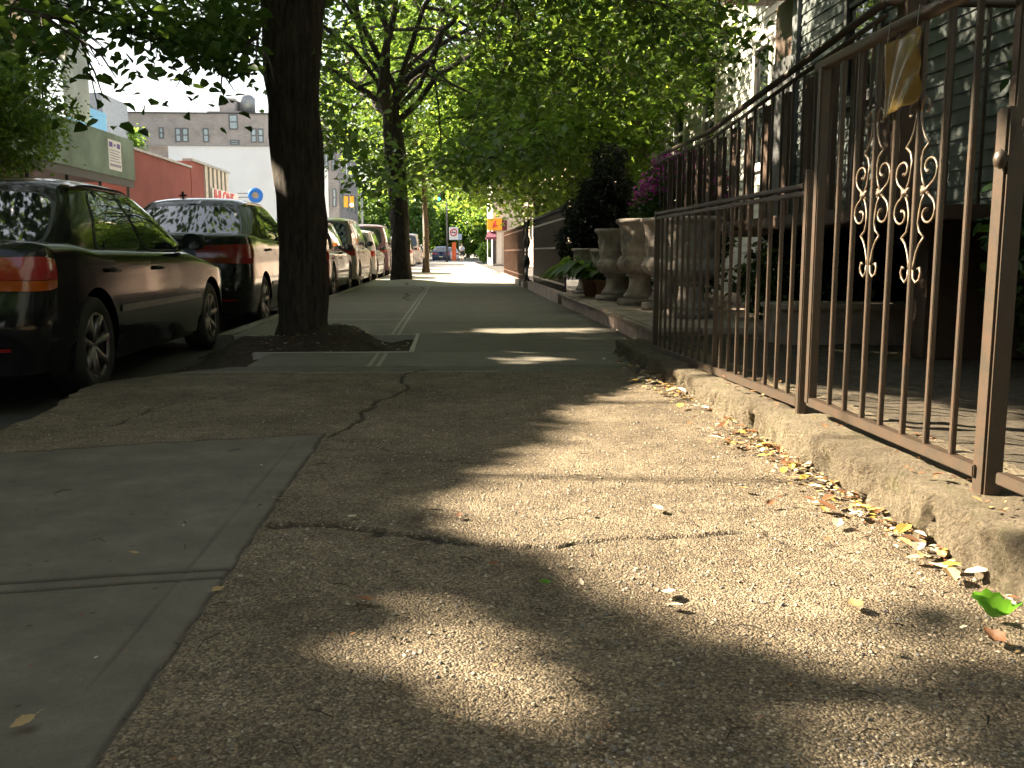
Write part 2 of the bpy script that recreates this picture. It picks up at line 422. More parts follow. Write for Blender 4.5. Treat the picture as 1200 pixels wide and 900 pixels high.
SLAB = [(-0.53, 0.2), G(380, 508), G(0, 531), (-2.1, 3.45), (-2.1, 0.2)]
EDGE = near_edge()
def pave_height(x, y):
    z = 0.004 * fbm(x, y, 1.3, 4, 3) + 0.02 * np.exp(-((x + 1.55) ** 2 / 0.35 + (y - 5.2) ** 2 / 0.5))
    return z
def make_pave(name, xs, ys, near):
    X, Y = np.meshgrid(xs, ys); x = X.ravel(); y = Y.ravel()
    z = pave_height(x, y); dirt = np.zeros_like(x); slab = np.zeros_like(x); light = np.zeros_like(x)
    if near:
        z += 0.0022 * fbm(x, y, 14, 3, 9)
        slab = inpoly(x + 0.004 * noise2(x, y, 25), y + 0.004 * noise2(x, y, 25, 3), SLAB).astype(float)
        z -= slab * 0.0015 * fbm(x, y, 14, 3, 9) * 1.2
        # edge of the slab: dirt-filled joint
        e = seg_dist(x + 0.006 * noise2(x, y, 18, 5), y, [(-0.53, 0.2), G(380, 508)])
        w = 0.005 + 0.006 * np.clip(noise2(x, y, 5, 2), 0, 1)
        k = np.clip(1.2 - e / w, 0, 1); z -= 0.006 * k; dirt = np.maximum(dirt, k)
        e = seg_dist(x, y + 0.01 * noise2(x, y, 15, 6), [G(380, 508), G(0, 531), (-2.1, 3.45)])
        k = np.clip(1.2 - e / 0.012, 0, 1); z -= 0.003 * k; dirt = np.maximum(dirt, k * 0.7)
        for gl, ww in (([G(272, 666), G(0, 682), (-2.2, 2.0)], 0.010), ([G(264, 676), G(0, 693), (-2.2, 1.93)], 0.009)):
            e = seg_dist(x, y, gl); k = np.clip(1.4 - e / ww, 0, 1) * slab; z -= 0.004 * k; dirt = np.maximum(dirt, k * 0.85)
        e = seg_dist(x, y, [(-0.64, 0.2), (-0.63, 3.75)]); k = np.clip(1.3 - e / 0.005, 0, 1) * slab * np.clip(0.6 + noise2(x, y, 3, 8), 0, 1)
        z -= 0.003 * k; dirt = np.maximum(dirt, k * 0.45)
        for pts, wd, st in cracks:
            e = seg_dist(x, y, pts); ww = wd * (0.6 + 0.6 * np.clip(noise2(x, y, 9, 4) + .4, 0, 1.4))
            k = np.clip(1.25 - e / ww, 0, 1); z -= 0.014 * k * st; dirt = np.maximum(dirt, k * st)
        # a smooth band of concrete with a pale joint at the far end
        band = (y > 5.95 + 0.02 * noise2(x, y, 6)).astype(float); slab = np.maximum(slab, band)
        e = np.abs(y - 5.95 - 0.03 * noise2(x, x * 0, 1.5)); light = np.clip(1.3 - e / 0.014, 0, 1) * 0.75 * (x < 0.3)
        # debris line at the foot of the garden kerb
        e = (1.24 - x); k = np.clip(1 - e / 0.14, 0, 1) * np.clip(0.5 + noise2(x, y, 12, 7), 0, 1); dirt = np.maximum(dirt, k * 0.55)
    else:
        slab = np.ones_like(x); light = 0.10 + 0.75 * np.clip((y - 20.5) / 1.5, 0, 1)  # far paving painted paler to stand in for strong sunlight beyond the shade
        for xx in (-0.56, -0.50):
            e = np.abs(x - xx - 0.006 * noise2(y, y * 0, 1.5)); k = np.clip(1.3 - e / 0.014, 0, 1); light = np.maximum(light, k * 0.8); z -= 0.003 * k
        for yy in list(np.arange(7.15, 30, 1.52)) + list(np.arange(31, 86, 1.9)):
            if 12.6 < yy < 13.4: continue
            e = np.abs(y - yy); wd = 0.006 + yy * 0.0007; k = np.clip(1.3 - e / wd, 0, 1); z -= 0.003 * k
            dirt = np.maximum(dirt, 0.85 * k)
        cell = np.floor((y - 7.15) / 1.52).astype(int) * 7 + (x > -0.53) * 3; light = light + 0.16 * (_perm[cell & 255, 17] - .4) * (y < 30); light = np.clip(light, 0, 1)
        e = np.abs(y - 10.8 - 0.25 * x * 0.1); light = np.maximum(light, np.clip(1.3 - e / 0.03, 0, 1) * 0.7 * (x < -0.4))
        # root heave at the second tree
        hx, hy = G(470, 333)
        z += 0.09 * np.exp(-((x - hx - .1) ** 2 / 0.6 + (y - 23.5) ** 2 / 2.5))
        for pts, wd, st in (
            (jag([(-0.6, 15), (-0.9, 17.5), (-0.4, 19), (-0.7, 21), (-1.2, 22.5)], 0.05, 6, 8), 0.03, 0.8),
            (jag([(-1.95, 16.5), (-1.3, 17.2), (-0.9, 17.5)], 0.05, 6, 9), 0.03, 0.8),
            (jag([(-1.9, 20), (-1.2, 20.4), (-.4, 19.5)], 0.05, 6, 9), 0.04, 0.8)):
            e = seg_dist(x, y, pts); k = np.clip(1.3 - e / wd, 0, 1); z -= 0.02 * k; dirt = np.maximum(dirt, k * st)
        e = (1.56 - x) * (y > 7) + (1.24 - x) * (y <= 7); k = np.clip(1 - np.abs(e) / 0.2, 0, 1) * np.clip(0.4 + noise2(x, y, 6, 7), 0, 1); dirt = np.maximum(dirt, k * 0.5)
    n = len(xs)
    j, i = np.meshgrid(np.arange(len(ys) - 1), np.arange(n - 1), indexing='ij'); a = (j * n + i).ravel()
    Fc = np.stack([a, a + 1, a + n + 1, a + n], 1)
    cx = x[Fc].mean(1); cy = y[Fc].mean(1)
    if near:
        poly = EDGE[1:] + [(1.4, 6.6), (1.4, 0.0), (-1.98, 0.0)]
        jx = 0.02 * noise2(cx, cy, 9); keep = inpoly(cx + jx, cy + 0.02 * noise2(cx, cy, 9, 3), poly)
    else:
        keep = ~((cx < PIT[1]) & (cx > PIT[0]) & (cy > PIT[2]) & (cy < PIT[3]))
        keep &= ~((cx < G(340, 425)[0] - 0.25) & (cy < 7.2))
    Fc = Fc[keep]
    used = np.zeros(len(x), bool); used[Fc.ravel()] = True; remap = np.cumsum(used) - 1
    V = np.stack([x, y, z], 1)[used]; Fc = remap[Fc]
    o = add(name, V, Fc, M_PAVE, smooth=True); tag(o, kind='structure')
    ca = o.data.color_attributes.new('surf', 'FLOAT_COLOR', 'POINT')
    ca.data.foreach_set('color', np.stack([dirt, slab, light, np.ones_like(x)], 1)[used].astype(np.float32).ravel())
    return o
PIT = (-2.2, -0.30, 7.15, 8.65)
ys = [0.9]
while ys[-1] < 6.25: ys.append(ys[-1] + max(0.004, 0.0032 * ys[-1]))
make_pave('pavement', np.arange(-2.06, 1.32, 0.0065), np.array(ys), True)
y2 = [ys[-1]]
while y2[-1] < 30: y2.append(y2[-1] + max(0.012, 0.0022 * y2[-1]))
while y2[-1] < 87: y2.append(y2[-1] + 0.4)
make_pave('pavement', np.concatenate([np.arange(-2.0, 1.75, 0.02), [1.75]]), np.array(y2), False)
# pavement behind the camera
o = MB().box(KX, 1.3, -9, 0.905, -0.2, -0.003).build('pavement', M_PAVE); tag(o, kind='structure')
ca = o.data.color_attributes.new('surf', 'FLOAT_COLOR', 'POINT'); ca.data.foreach_set('color', np.tile([0, 0, 0, 1], 8).astype(np.float32))
# street (one sheet to the horizon)
o = add('road', [(-900, -300, ROAD_Z), (900, -300, ROAD_Z), (900, 1500, ROAD_Z), (-900, 1500, ROAD_Z)], [(0, 1, 2, 3)], M['asphalt']); tag(o, kind='structure')
# kerb stones
mb = MB(); y = 6.3
conc = simple('kerb_concrete', (0.2, 0.19, 0.175), 0.85, var=0.25, bump=0.5)
for y in np.arange(8.7, 86, 1.9): mb.box(KX - 0.15, KX - 0.003, y + 0.004, y + 1.893, -0.25, 0.006 + 0.004 * random.random(), 0.012)
mb.box(KX - 0.15, KX - 0.003, -9, 3.1, -0.25, 0.0, 0.012)
tag(mb.build('kerb', conc), kind='structure')
# earth fill between kerb and pavement edge, and the tree pit
def soil_z(x, y):
    z = -0.06 + 0.03 * fbm(x, y, 3, 4, 2)
    z += 0.20 * np.exp(-((x + 0.92) ** 2 / 0.10 + (y - 7.85) ** 2 / 0.30)) + 0.10 * np.exp(-((x + 1.5) ** 2 / 0.25 + (y - 8.0) ** 2 / 0.3))
    z -= 0.10 * np.clip((-1.75 - x) / 0.35, 0, 1)
    z -= 0.05 * np.exp(-((x + 0.5) ** 2 / 0.03 + (y - 8.2) ** 2 / 0.5))
    return z
xs_ = np.arange(-2.16, -0.29, 0.03); ys_ = np.arange(3.0, 8.69, 0.03)
X, Y = np.meshgrid(xs_, ys_); n = len(xs_); j, i = np.meshgrid(np.arange(len(ys_) - 1), np.arange(n - 1), indexing='ij'); a = (j * n + i).ravel()
Z = np.where(Y < 6.9, np.minimum(soil_z(X, Y), -0.05 - 0.06 * np.clip((-1.6 - X) / 0.5, 0, 1) + 0.01 * fbm(X, Y, 5)), soil_z(X, Y))
tag(add('tree_pit_earth', np.stack([X.ravel(), Y.ravel(), Z.ravel()], 1), np.stack([a, a + 1, a + n + 1, a + n], 1), M['soil'], smooth=True), kind='structure')
light_c = simple('pit_edging', (0.42, 0.40, 0.36), 0.8, var=0.2, bump=0.3)
mb = MB(); mb.box(-0.33, -0.29, 7.15, 8.66, -0.12, 0.015, 0.006).box(-1.98, -0.3, 8.64, 8.68, -0.12, 0.004, 0.004).box(-1.5, -0.3, 7.12, 7.15, -0.12, 0.006, 0.004)
tag(mb.build('pit_edging', light_c), kind='structure')
# road beyond the junction stays road; far pavement after the crossing
tag(MB().box(-1.2, 12, 99, 180, -0.3, 0.0).build('far_pavement', conc), kind='structure')
tag(MB().box(-13, -9.5, -10, 78, -0.3, 0.0).build('far_pavement', conc), kind='structure')
tag(add('crossing_stripes', *(lambda q: (q[0], q[1]))(( [p for k in range(8) for p in ((-9 + k * 1.0, 88.2, ROAD_Z + .004), (-8.5 + k, 88.2, ROAD_Z + .004), (-8.5 + k, 91, ROAD_Z + .004), (-9 + k, 91, ROAD_Z + .004))], [tuple(range(4 * k, 4 * k + 4)) for k in range(8)])), M['white']), kind='structure')

# ------------------------------------------------------------------ garden kerb, yard, ledge
def rough_wall(name, x0, x1, y0, y1, z0, ztop, mat, amp=0.012, step=0.012):
    ys_ = np.arange(y0, y1 + step / 2, step)
    sec = [(-.012, 0)] + [(0.002 * t, t) for t in np.linspace(0.1, 0.92, 12)] + [(0.008, .975), (0.02, 0.995), (.04, 1)] + [(t, 1.0) for t in np.linspace(0.1, x1 - x0, 14)]
    V = []
    for y in ys_:
        zt = ztop(y)
        for (dx, t) in sec:
            nx = 1.5 * amp * (0.55 * fbm(y, t * 0.3 + dx, 7, 3, 1) + 0.9 * fbm(y, t * .14, 30, 3, 6)); 
            ck = sum(0.035 * math.exp(-((y - c + 0.02 * math.sin(t * 9)) / 0.012) ** 2) for c in (2.62, 3.75, 2.28, 4.9)) * (1 if dx < .1 else .3)
            V.append((x0 + dx + (nx * 1.0 if dx < 0.09 else 0) + ck - 0.012 * (1 - t) * 0, y, z0 + (zt - z0) * t + (0.006 * fbm(y, dx, 12, 4, 5) + .004 * noise2(y, dx, 55, 3) if t > .9 else 0)))
    n = len(sec)
    Fc = [(j * n + i, j * n + i + 1, (j + 1) * n + i + 1, (j + 1) * n + i) for j in range(len(ys_) - 1) for i in range(n - 1)]
    Fc = [f[::-1] for f in Fc]
    Fc.append(tuple(range((len(ys_) - 1) * n, len(ys_) * n))); Fc.append(tuple(range(n))[::-1])
    return add(name, V, Fc, mat, smooth=True)
def mossy():
    t = NT('mossy_concrete'); v = t.coord(); f = t.noise(v, 9, 10, 0.75); g = t.noise(v, 75, 8, 0.9); h = t.noise(v, 3.1, 8, 0.7)
    c = t.ramp(g, [(0.3, (0.07, 0.055, 0.038)), (0.5, (0.22, 0.18, 0.12)), (0.68, (0.42, 0.36, 0.26))])
    c = t.mix(t.ramp(f, [(0.52, (0, 0, 0)), (0.72, (0.75, 0.75, 0.75))]), c, (0.13, 0.14, 0.05))
    c = t.mix(1.0, c, t.ramp(h, [(0.35, (0.65, 0.62, 0.6)), (0.6, (1.1, 1.1, 1.1))]), 'MULTIPLY')
    t.col(c); vo = t.n('ShaderNodeTexVoronoi'); vo.inputs['Scale'].default_value = 110; t.l(v, vo.inputs['Vector']); hh = t.math('ADD', t.math('MULTIPLY', g, 1.6), t.math('SUBTRACT', t.math('MULTIPLY', f, 0.8), t.math('MULTIPLY', vo.outputs['Distance'], 0.6))); t.set(rough=0.95, normal=t.bump(hh, 1.0, 0.022)); return t.m
M['mossy'] = mossy()
tag(rough_wall('garden_kerb', 1.22, 1.62, -4.0, 6.95, -0.1, lambda y: 0.135 - 0.008 * max(0, y - 3), M['mossy']), 'low rough mossy concrete wall running under the brown iron gate', 'low wall')
# yard ground
xs_ = np.arange(1.56, 4.6, 0.04); ys_ = np.arange(-4, 7.2, 0.04); X, Y = np.meshgrid(xs_, ys_); n = len(xs_)
j, i = np.meshgrid(np.arange(len(ys_) - 1), np.arange(n - 1), indexing='ij'); a = (j * n + i).ravel()
Z = 0.118 + 0.012 * fbm(X, Y, 6) - 0.03 * np.clip((X - 1.8), 0, 1)
tag(add('yard_ground', np.stack([X.ravel(), Y.ravel(), Z.ravel()], 1), np.stack([a, a + 1, a + n + 1, a + n], 1), M['yard'], smooth=True), kind='structure')
t_ = thing('planter_ledge', 'low pinkish stone ledge with rounded pale coping carrying the urns', 'ledge', (1.55, 7.0, 0))
MB().box(0.03, 2.9, 0.03, 6.5, -0.1, 0.135).build('wall', M['stone'], t_)
mb = MB(); yy = 0.0
while yy < 6.5:
    L = 0.72; mb.box(-0.02, 0.34, yy + 0.004, min(yy + L, 6.53) - 0.004, 0.137, 0.187, 0.018); yy += L
mb.box(0.345, 2.9, 0.0, 6.5, 0.137, 0.186)
mb.build('coping', M['cap'], t_, smooth=False)
t_ = thing('stone_step', 'low pale stone step across the yard seen through the brown gate', 'step', (2.35, 6.6, 0))
MB().box(0, 2.2, 0, 0.38, 0.0, 0.34).build('riser', M['stone'], t_); MB().box(-0.02, 2.2, -0.03, 0.40, 0.342, 0.385, 0.008).build('tread', M['cap'], t_)

# ------------------------------------------------------------------ iron work
FX = 1.35
def bar_obj(root, x, y, z0, z1, w, mat, name='bar', tw=0.0):
    x += random.uniform(-.0015, .0015); y += random.uniform(-.004, .004) if name == 'bar' else 0
    mb = MB(); mb.box(x - w / 2, x + w / 2, y - w / 2, y + w / 2, z0, z1, w * 0.12); return mb.build(name, mat, root)
Ygl, Ygn = 3.43, 2.30      # gate far stile, near end
g = thing('iron_gate', 'tall brown iron gate with two scrollwork panels and thick pipe top rail', 'gate', (0, 0, 0))
zb0, zt0 = 0.195, 1.42
bar_obj(g, FX, Ygl, 0.185, zt0 + .01, 0.036, M['iron'], 'stile')
bar_obj(g, FX + .075, Ygn + .05, 0.12, zt0 + .6, 0.035, M['iron'], 'stile')
MB().box(FX - 0.018, FX + 0.018, Ygn - 0.02, Ygl - 0.019, zb0 - 0.018, zb0 + 0.014, 0.003).build('bottom_rail', M['iron'], g)
MB().tube([(FX, Ygl + 0.05, zt0 + 0.0), (FX, 2.9, zt0 + .002), (FX, Ygn - 0.06, zt0)], 0.021, 10).build('top_rail', M['iron'], g, True)
gate_bars = [3.259, 3.125, 2.985, 2.844, 2.700, 2.564, 2.421]
for y in gate_bars: bar_obj(g, FX, y - 0.06 + 0.06, zb0 + 0.013, zt0 - 0.015, 0.0155, M['iron'])
def spiral(c, r0, r1, a0, a1, n=18):
    return [(c[0] + (r0 + (r1 - r0) * i / n) * math.cos(a0 + (a1 - a0) * i / n), c[1] + (r0 + (r1 - r0) * i / n) * math.sin(a0 + (a1 - a0) * i / n)) for i in range(n + 1)]
def scroll(y, zc):
    mb = MB()
    for su in (-1, 1):
        for sv in (-1, 1):
            def P(u, v): return (FX - 0.004, y + su * u * 1.2, zc + sv * v)
            cur = [(0.066, 0.0)] + [(0.066 + .01, .012)]
            # outer curl: bulges outward from the collar and rolls inward
            c = (0.062, 0.062)
            sp = spiral(c, 0.046, 0.010, -math.pi / 2 + 0.25, math.pi * 1.35, 26)
            mb.tube([P(*p) for p in [(0.058, 0.004)] + sp], 0.0035, 6)
            mb.tube([P(sp[-1][0], sp[-1][1]), P(sp[-1][0] + .001, sp[-1][1] + .001)], 0.008, 6)
            # inner stem: from collar along the bar, out to a point, back in, down to a hook
            st = [(0.05, 0.006), (0.034, 0.03), (0.026, 0.06), (0.024, 0.09), (0.032, 0.115), (0.056, 0.132)]
            mb.tube([P(*p) for p in st], 0.0035, 6)
            st2 = [(0.056, 0.132), (0.036, 0.15), (0.022, 0.175), (0.013, 0.205), (0.011, 0.225)]
            mb.tube([P(*p) for p in st2], 0.0035, 6)
            hk = [(0.011, 0.225), (0.014, 0.250), (0.028, 0.263), (0.044, 0.252), (0.050, 0.234), (0.044, 0.218), (0.034, 0.222)]
            mb.tube([P(*p) for p in hk], 0.0035, 6)
        mb.box(FX - 0.014, FX + 0.004, y + su * 0.058 - 0.012, y + su * 0.058 + 0.012, zc - 0.009, zc + 0.009, 0.003)
        mb.tube([(FX - .004, y + su * 0.04, zc - .012), (FX - .004, y + su * 0.08, zc + .012)], 0.005, 5)
        mb.tube([(FX - .004, y + su * 0.04, zc + .012), (FX - .004, y + su * 0.08, zc - .012)], 0.005, 5)
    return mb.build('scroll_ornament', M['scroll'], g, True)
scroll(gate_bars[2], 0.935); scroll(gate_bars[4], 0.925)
# plastic sleeve
def sleeve_mat():
    t = NT('yellowed_plastic'); v = t.coord(); f = t.noise(v, 14, 8, 0.7)
    t.col(t.ramp(f, [(0.3, (0.15, 0.10, 0.025)), (0.7, (0.34, 0.25, 0.08))])); t.set(rough=0.18, coat=0.6, normal=t.bump(t.noise(v, 25, 6, .6), 0.6, 0.01))
    tl = t.n('ShaderNodeBsdfTranslucent'); tl.inputs[0].default_value = (0.42, 0.30, 0.10, 1); mx = t.n('ShaderNodeMixShader'); mx.inputs[0].default_value = 0.45
    t.l(t.b.outputs[0], mx.inputs[1]); t.l(tl.outputs[0], mx.inputs[2]); t.l(mx.outputs[0], t.out.inputs[0]); return t.m
sleeve = thing('plastic_sleeve', 'yellowed crinkled plastic sheet tied to the top of the iron gate', 'plastic sheet', (FX - 0.022, 2.90, 1.40))
def slv(u, v):
    y = -0.235 * u + 0.003 * math.sin(7 * v); z = -0.205 * v - 0.02 * (1 - u) * v + 0.012 * u * (1 - u) * v
    return (0.008 * math.sin(5 * u + 2 * v) + 0.004 * math.sin(17 * u * v) - 0.004, y, z - 0.02)
V, Fc = grid(slv, np.linspace(0, 1, 26), np.linspace(0, 1, 26)); o = add('sheet', V, Fc, sleeve_mat(), sleeve, True)
sm = o.modifiers.new('thick', 'SOLIDIFY'); sm.thickness = 0.0015
for yy in (-.02, -.2): MB().tube([(-.005, yy, -.02), (0.0, yy, 0.045), (0.04, yy, .03)], 0.0018, 5).build('tie', M['rim'], sleeve)

f1 = thing('iron_fence', 'low brown iron fence panel between the stone ledge and the tall gate', 'fence', (0, 0, 0))
zl = 0.995
def yline(a, b, t): return a + (b - a) * t
bar_obj(f1, FX, 3.53, 0.12, 1.06, 0.034, M['iron'], 'post'); bar_obj(f1, FX, 6.18, 0.07, 1.02, 0.034, M['iron'], 'post'); bar_obj(f1, FX, 4.75, 0.08, 1.0, 0.022, M['iron'], 'post')
MB().box(FX - 0.02, FX + 0.02, 3.548, 6.162, zl - 0.002, zl + 0.016, 0.004).box(FX - .012, FX + .012, 3.548, 6.162, zl - .03, zl - .012, .003).build('top_rail', M['iron'], f1)
V = []; mb = MB(); mb._add([(FX - .016, 3.548, .155), (FX + .016, 3.548, .155), (FX + .016, 6.162, .105), (FX - .016, 6.162, .105), (FX - .016, 3.548, .19), (FX + .016, 3.548, .19), (FX + .016, 6.162, .14), (FX - .016, 6.162, .14)], [(0, 3, 2, 1), (4, 5, 6, 7), (0, 1, 5, 4), (1, 2, 6, 5), (2, 3, 7, 6), (3, 0, 4, 7)])
mb.build('bottom_rail', M['iron'], f1)
for k in range(18):
    y = 3.68 + k * 0.138
    if abs(y - 4.75) < 0.04: continue
    bar_obj(f1, FX, y, .19 - .05 * (y - 3.56) / 2.6 - 0.005, zl - 0.028, 0.015, M['iron'])
f2 = thing('iron_fence', 'brown iron fence panel nearest the camera with thick square post and latch knob', 'fence', (0, 0, 0))
bar_obj(f2, FX + 0.02, 2.275, 0.10, 1.10, 0.055, M['iron'], 'post')
MB().lathe([(0.0, -.025), (0.014, -.017), (0.017, 0), (0.014, .014), (0, .025)], (FX - 0.02, 2.25, 0.975), 12).build('latch_knob', M['iron'], f2, True)
MB().box(FX + 0.005, FX + 0.04, .3, 2.217, 1.045, 1.07, 0.004).box(FX + .012, FX + .034, .3, 2.217, 1.02, 1.038, .003).build('top_rail', M['iron'], f2)
MB().box(FX + 0.005, FX + 0.037, .3, 2.217, 0.175, 0.205, 0.003).build('bottom_rail', M['iron'], f2)
for k in range(14): bar_obj(f2, FX + 0.02, 2.08 - 0.138 * k, 0.203, 1.02, 0.0155, M['iron'])
bar_obj(f2, FX + 0.02, 0.28, 0.1, 1.1, 0.05, M['iron'], 'post')
# leaning rod in the yard behind the near post
tag(MB().tube([(1.62, 2.28, 0.12), (1.47, 2.3, 0.62)], 0.011, 6).build('leaning_rod', M['iron_r']), 'thin rusty rod leaning against the inside of the nearest fence', 'rod')

# porch rail
RX = 2.4
pr = thing('porch', 'brown porch deck with sloping double pipe handrail behind the low fence', 'porch', (0, 0, 0))
MB().box(RX, 4.18, 5.2, 10.9, 0.93, 1.02, 0.01).build('deck', M['board'], pr)
MB().box(RX + .5, 4.15, 5.6, 5.75, 0.1, 0.928).build('lattice_skirt', M['board'], pr)
for (a, b) in ((RX + .35, 8.0), (RX + .05, 10.8)): MB().box(a, a + .12, b - .06, b + .06, 0.1, 0.928).build('pier', M['board'], pr)
railpts = [(RX, 11.0, 1.86), (RX, 8.8, 1.86), (RX, 5.27, 2.12)]
MB().tube(railpts, 0.024, 8).tube([(p[0], p[1], p[2] - 0.075) for p in railpts], 0.016, 8).build('handrail', M['iron'], pr, True)
MB().tube([(RX, 5.27, 2.12), (4.15, 5.27, 2.12)], 0.024, 8).build('handrail', M['iron'], pr, True)
def railz(y): return 1.86 if y > 8.8 else 1.86 + (8.8 - y) / (8.8 - 5.27) * 0.26
y = 5.4
while y < 11: bar_obj(pr, RX, y, 1.02, railz(y) - 0.08, 0.018, M['iron']); y += 0.21
for x in np.arange(2.6, 4.1, 0.2): bar_obj(pr, x, 5.27, 1.02, 2.10, 0.018, M['iron'])
for y in np.arange(5.35, 10.9, 0.42):
    MB().box(RX + 0.1, RX + 0.135, y, y + 0.15, 1.02, railz(y) - 0.06).build('board', M['board'], pr)
MB().box(RX + 0.09, RX + 0.2, 5.2, 5.32, 1.02, 2.17).build('newel', M['board'], pr)

# far railings on the right
def iron_railing(label, X, y0, y1, zb, zt, mat, step, w, finial=True, base=None):
    t = thing('iron_railing', label, 'railing', (0, 0, 0))
    for z in (zb + 0.1, (zb + zt) / 2 + .05, zt - 0.12): MB().box(X - 0.015, X + 0.015, y0, y1, z, z + 0.03).build('rail', mat, t)
    y = y0
    while y < y1:
        mb = MB(); mb.box(X - w / 2, X + w / 2, y - w / 2, y + w / 2, zb, zt)
        if finial: mb.tube([(X, y, zt), (X, y, zt + .03), (X, y, zt + .09)], [w * .5, w * 1.2, 0.001], 6)
        mb.build('bar', mat, t); y += step
    if base: MB().box(X - 0.12, X + 0.2, y0 - .05, y1, -0.1, zb - .003).build('base_wall', base, t)
    return t
iron_railing('black iron railing with spear tips just past the stone urns', 1.68, 13.9, 19.4, 0.16, 1.36, M['iron_k'], 0.13, 0.022, True, M['stone'])
pk = thing('iron_gatepost', 'twisted black wrought iron gatepost between the two far railings', 'post', (1.62, 20.2, 0))
mb = MB(); mb.tube([(0.03 * math.sin(k * 1.1), 0.05 * math.cos(k * 1.1), k * 0.075) for k in range(20)], 0.028, 6); mb.tube([(0.03 * math.sin(k * 1.1 + 3), .5 + 0.05 * math.cos(k * 1.1 + 3), k * 0.075) for k in range(20)], 0.028, 6); mb.build('shaft', M['iron_k'], pk, True)
MB().box(-.1, .1, -.1, .6, 0, .12).build('base', M['stone'], pk)
mb = MB(); 
for k in range(7): mb.tube([(0, 0.02 + 0.08 * k, 0.15), (0, 0.02 + .08 * k, 1.3 + 0.12 * math.sin(k * .5))], 0.014, 5)
mb.build('infill', M['iron_k'], pk)
iron_railing('red brown railing of flat slats beyond the black railing', 1.66, 21.8, 30, 0.12, 1.38, M['iron_r'], 0.42, 0.05, False, M['stone'])

# urns
def urn_prof(h):
    return [(0.0, 0.0), (0.175, 0.0), (0.175, 0.07), (0.165, 0.075), (0.165, 0.10), (0.14, 0.13), (0.115, 0.18), (0.105, 0.24), (0.11, 0.28), (0.14, 0.292), (0.142, 0.305), (0.13, 0.315), (0.15, 0.325), (0.20, 0.36), (0.225, 0.41), (0.215, 0.46), (0.19, 0.49), (0.185, 0.51), (0.19, 0.53), (0.195, 0.65), (0.205, 0.74), (0.225, 0.80), (0.245, 0.815), (0.255, 0.83), (0.25, 0.855), (0.225, 0.86), (0.2, 0.85), (0.19, 0.80), (0.0, 0.78)]
def urn(label, x, y, z, h, sq=True):
    t = thing('stone_urn', label, 'urn', (x, y, z), random.random(), 'stone urns on the ledge'); s = h / 0.86
    def mod(tt, zz):
        zz /= s
        if 0.33 < zz < 0.49: return 1 + 0.05 * abs(math.sin(tt * 8))
        if 0.54 < zz < 0.74: return 1 + 0.05 * math.sin(tt * 7) * math.sin((zz - .54) * 31) + 0.035 * math.sin(tt * 13 + zz * 40) * math.sin(zz * 55)
        if zz > 0.81: return 1 + 0.008 * math.sin(tt * 40)
        return 1
    pr_ = urn_prof(h); P = [p for p in pr_ if p[1] > 0.29 or p[1] > 0.07]; fine = []
    for (r0, z0), (r1, z1) in zip(P[:-1], P[1:]):
        nn = 5 if z0 > 0.32 and z0 < .75 else 2
        for k in range(nn): fine.append((s * (r0 + (r1 - r0) * k / nn), s * (z0 + (z1 - z0) * k / nn)))
    fine.append((s * P[-1][0], s * P[-1][1]))
    foot = [p for p in fine if p[1] < 0.3 * s]; bowl = [p for p in fine if p[1] >= 0.295 * s]
    mb = MB(); mb.box(-.17 * s, .17 * s, -.17 * s, .17 * s, 0, 0.07 * s, 0.008).lathe(foot, (0, 0, 0), 40).build('foot', M['urn'], t, True)
    MB().lathe(bowl, (0, 0, 0), 96, mod).build('bowl', M['urn'], t, True)
    return t
urn('carved stone urn standing directly left of the largest urn', 1.93, 11.1, 0.187, 0.84)
urn('carved stone urn nearest the front of the ledge with wide rim', 2.03, 10.1, 0.187, 0.92)
urn('carved stone urn half hidden by the end post of the low fence', 2.12, 9.25, 0.187, 0.90)
urn('carved stone urn seen behind the bars of the low fence', 2.08, 8.1, 0.187, 0.87)
urn('small stone urn at the far end of the ledge beneath drooping leaves', 1.83, 13.0, 0.187, 0.62)
urn('small stone urn beside the broad leaved plant, second from the far end', 1.98, 12.3, 0.187, 0.60)

# ------------------------------------------------------------------ leaves and trees
def leaf_mesh(name, C, size, mat, parent, droop=0.35, seed=0, width=0.62, up=0.8):
    r = np.random.default_rng(seed); N = len(C)
    if N == 0: return None
    sz = size * r.uniform(0.65, 1.25, N)
    th = r.uniform(0, 2 * math.pi, N)
    d = np.stack([np.cos(th), np.sin(th), -droop + 0.45 * r.normal(size=N)], 1); d /= np.linalg.norm(d, axis=1)[:, None]
    nn = np.stack([0.55 * r.normal(size=N), 0.55 * r.normal(size=N), np.full(N, up)], 1)
    side = np.cross(d, nn); side /= np.linalg.norm(side, axis=1)[:, None] + 1e-9
    nn = np.cross(side, d)
    tpl = np.array([(0, 0, 0), (0.22, -0.5, 0.10), (0.62, -0.40, 0.10), (1.0, 0, -0.08), (0.62, 0.40, 0.10), (0.22, 0.5, 0.10)])
    wj = r.uniform(0.8, 1.2, N)
    V = C[:, None, :] + sz[:, None, None] * (tpl[None, :, 0, None] * d[:, None, :] + (tpl[None, :, 1, None] * width * wj[:, None, None]) * side[:, None, :] + tpl[None, :, 2, None] * nn[:, None, :])
    b = (np.arange(N) * 6)[:, None]
    Fc = np.concatenate([b + np.array([0, 1, 2, 3]), b + np.array([0, 3, 4, 5])], 1).reshape(-1, 4)
    return add(name, V.reshape(-1, 3), Fc, mat, parent)
def Gp(l): return [G(*p) for p in l]
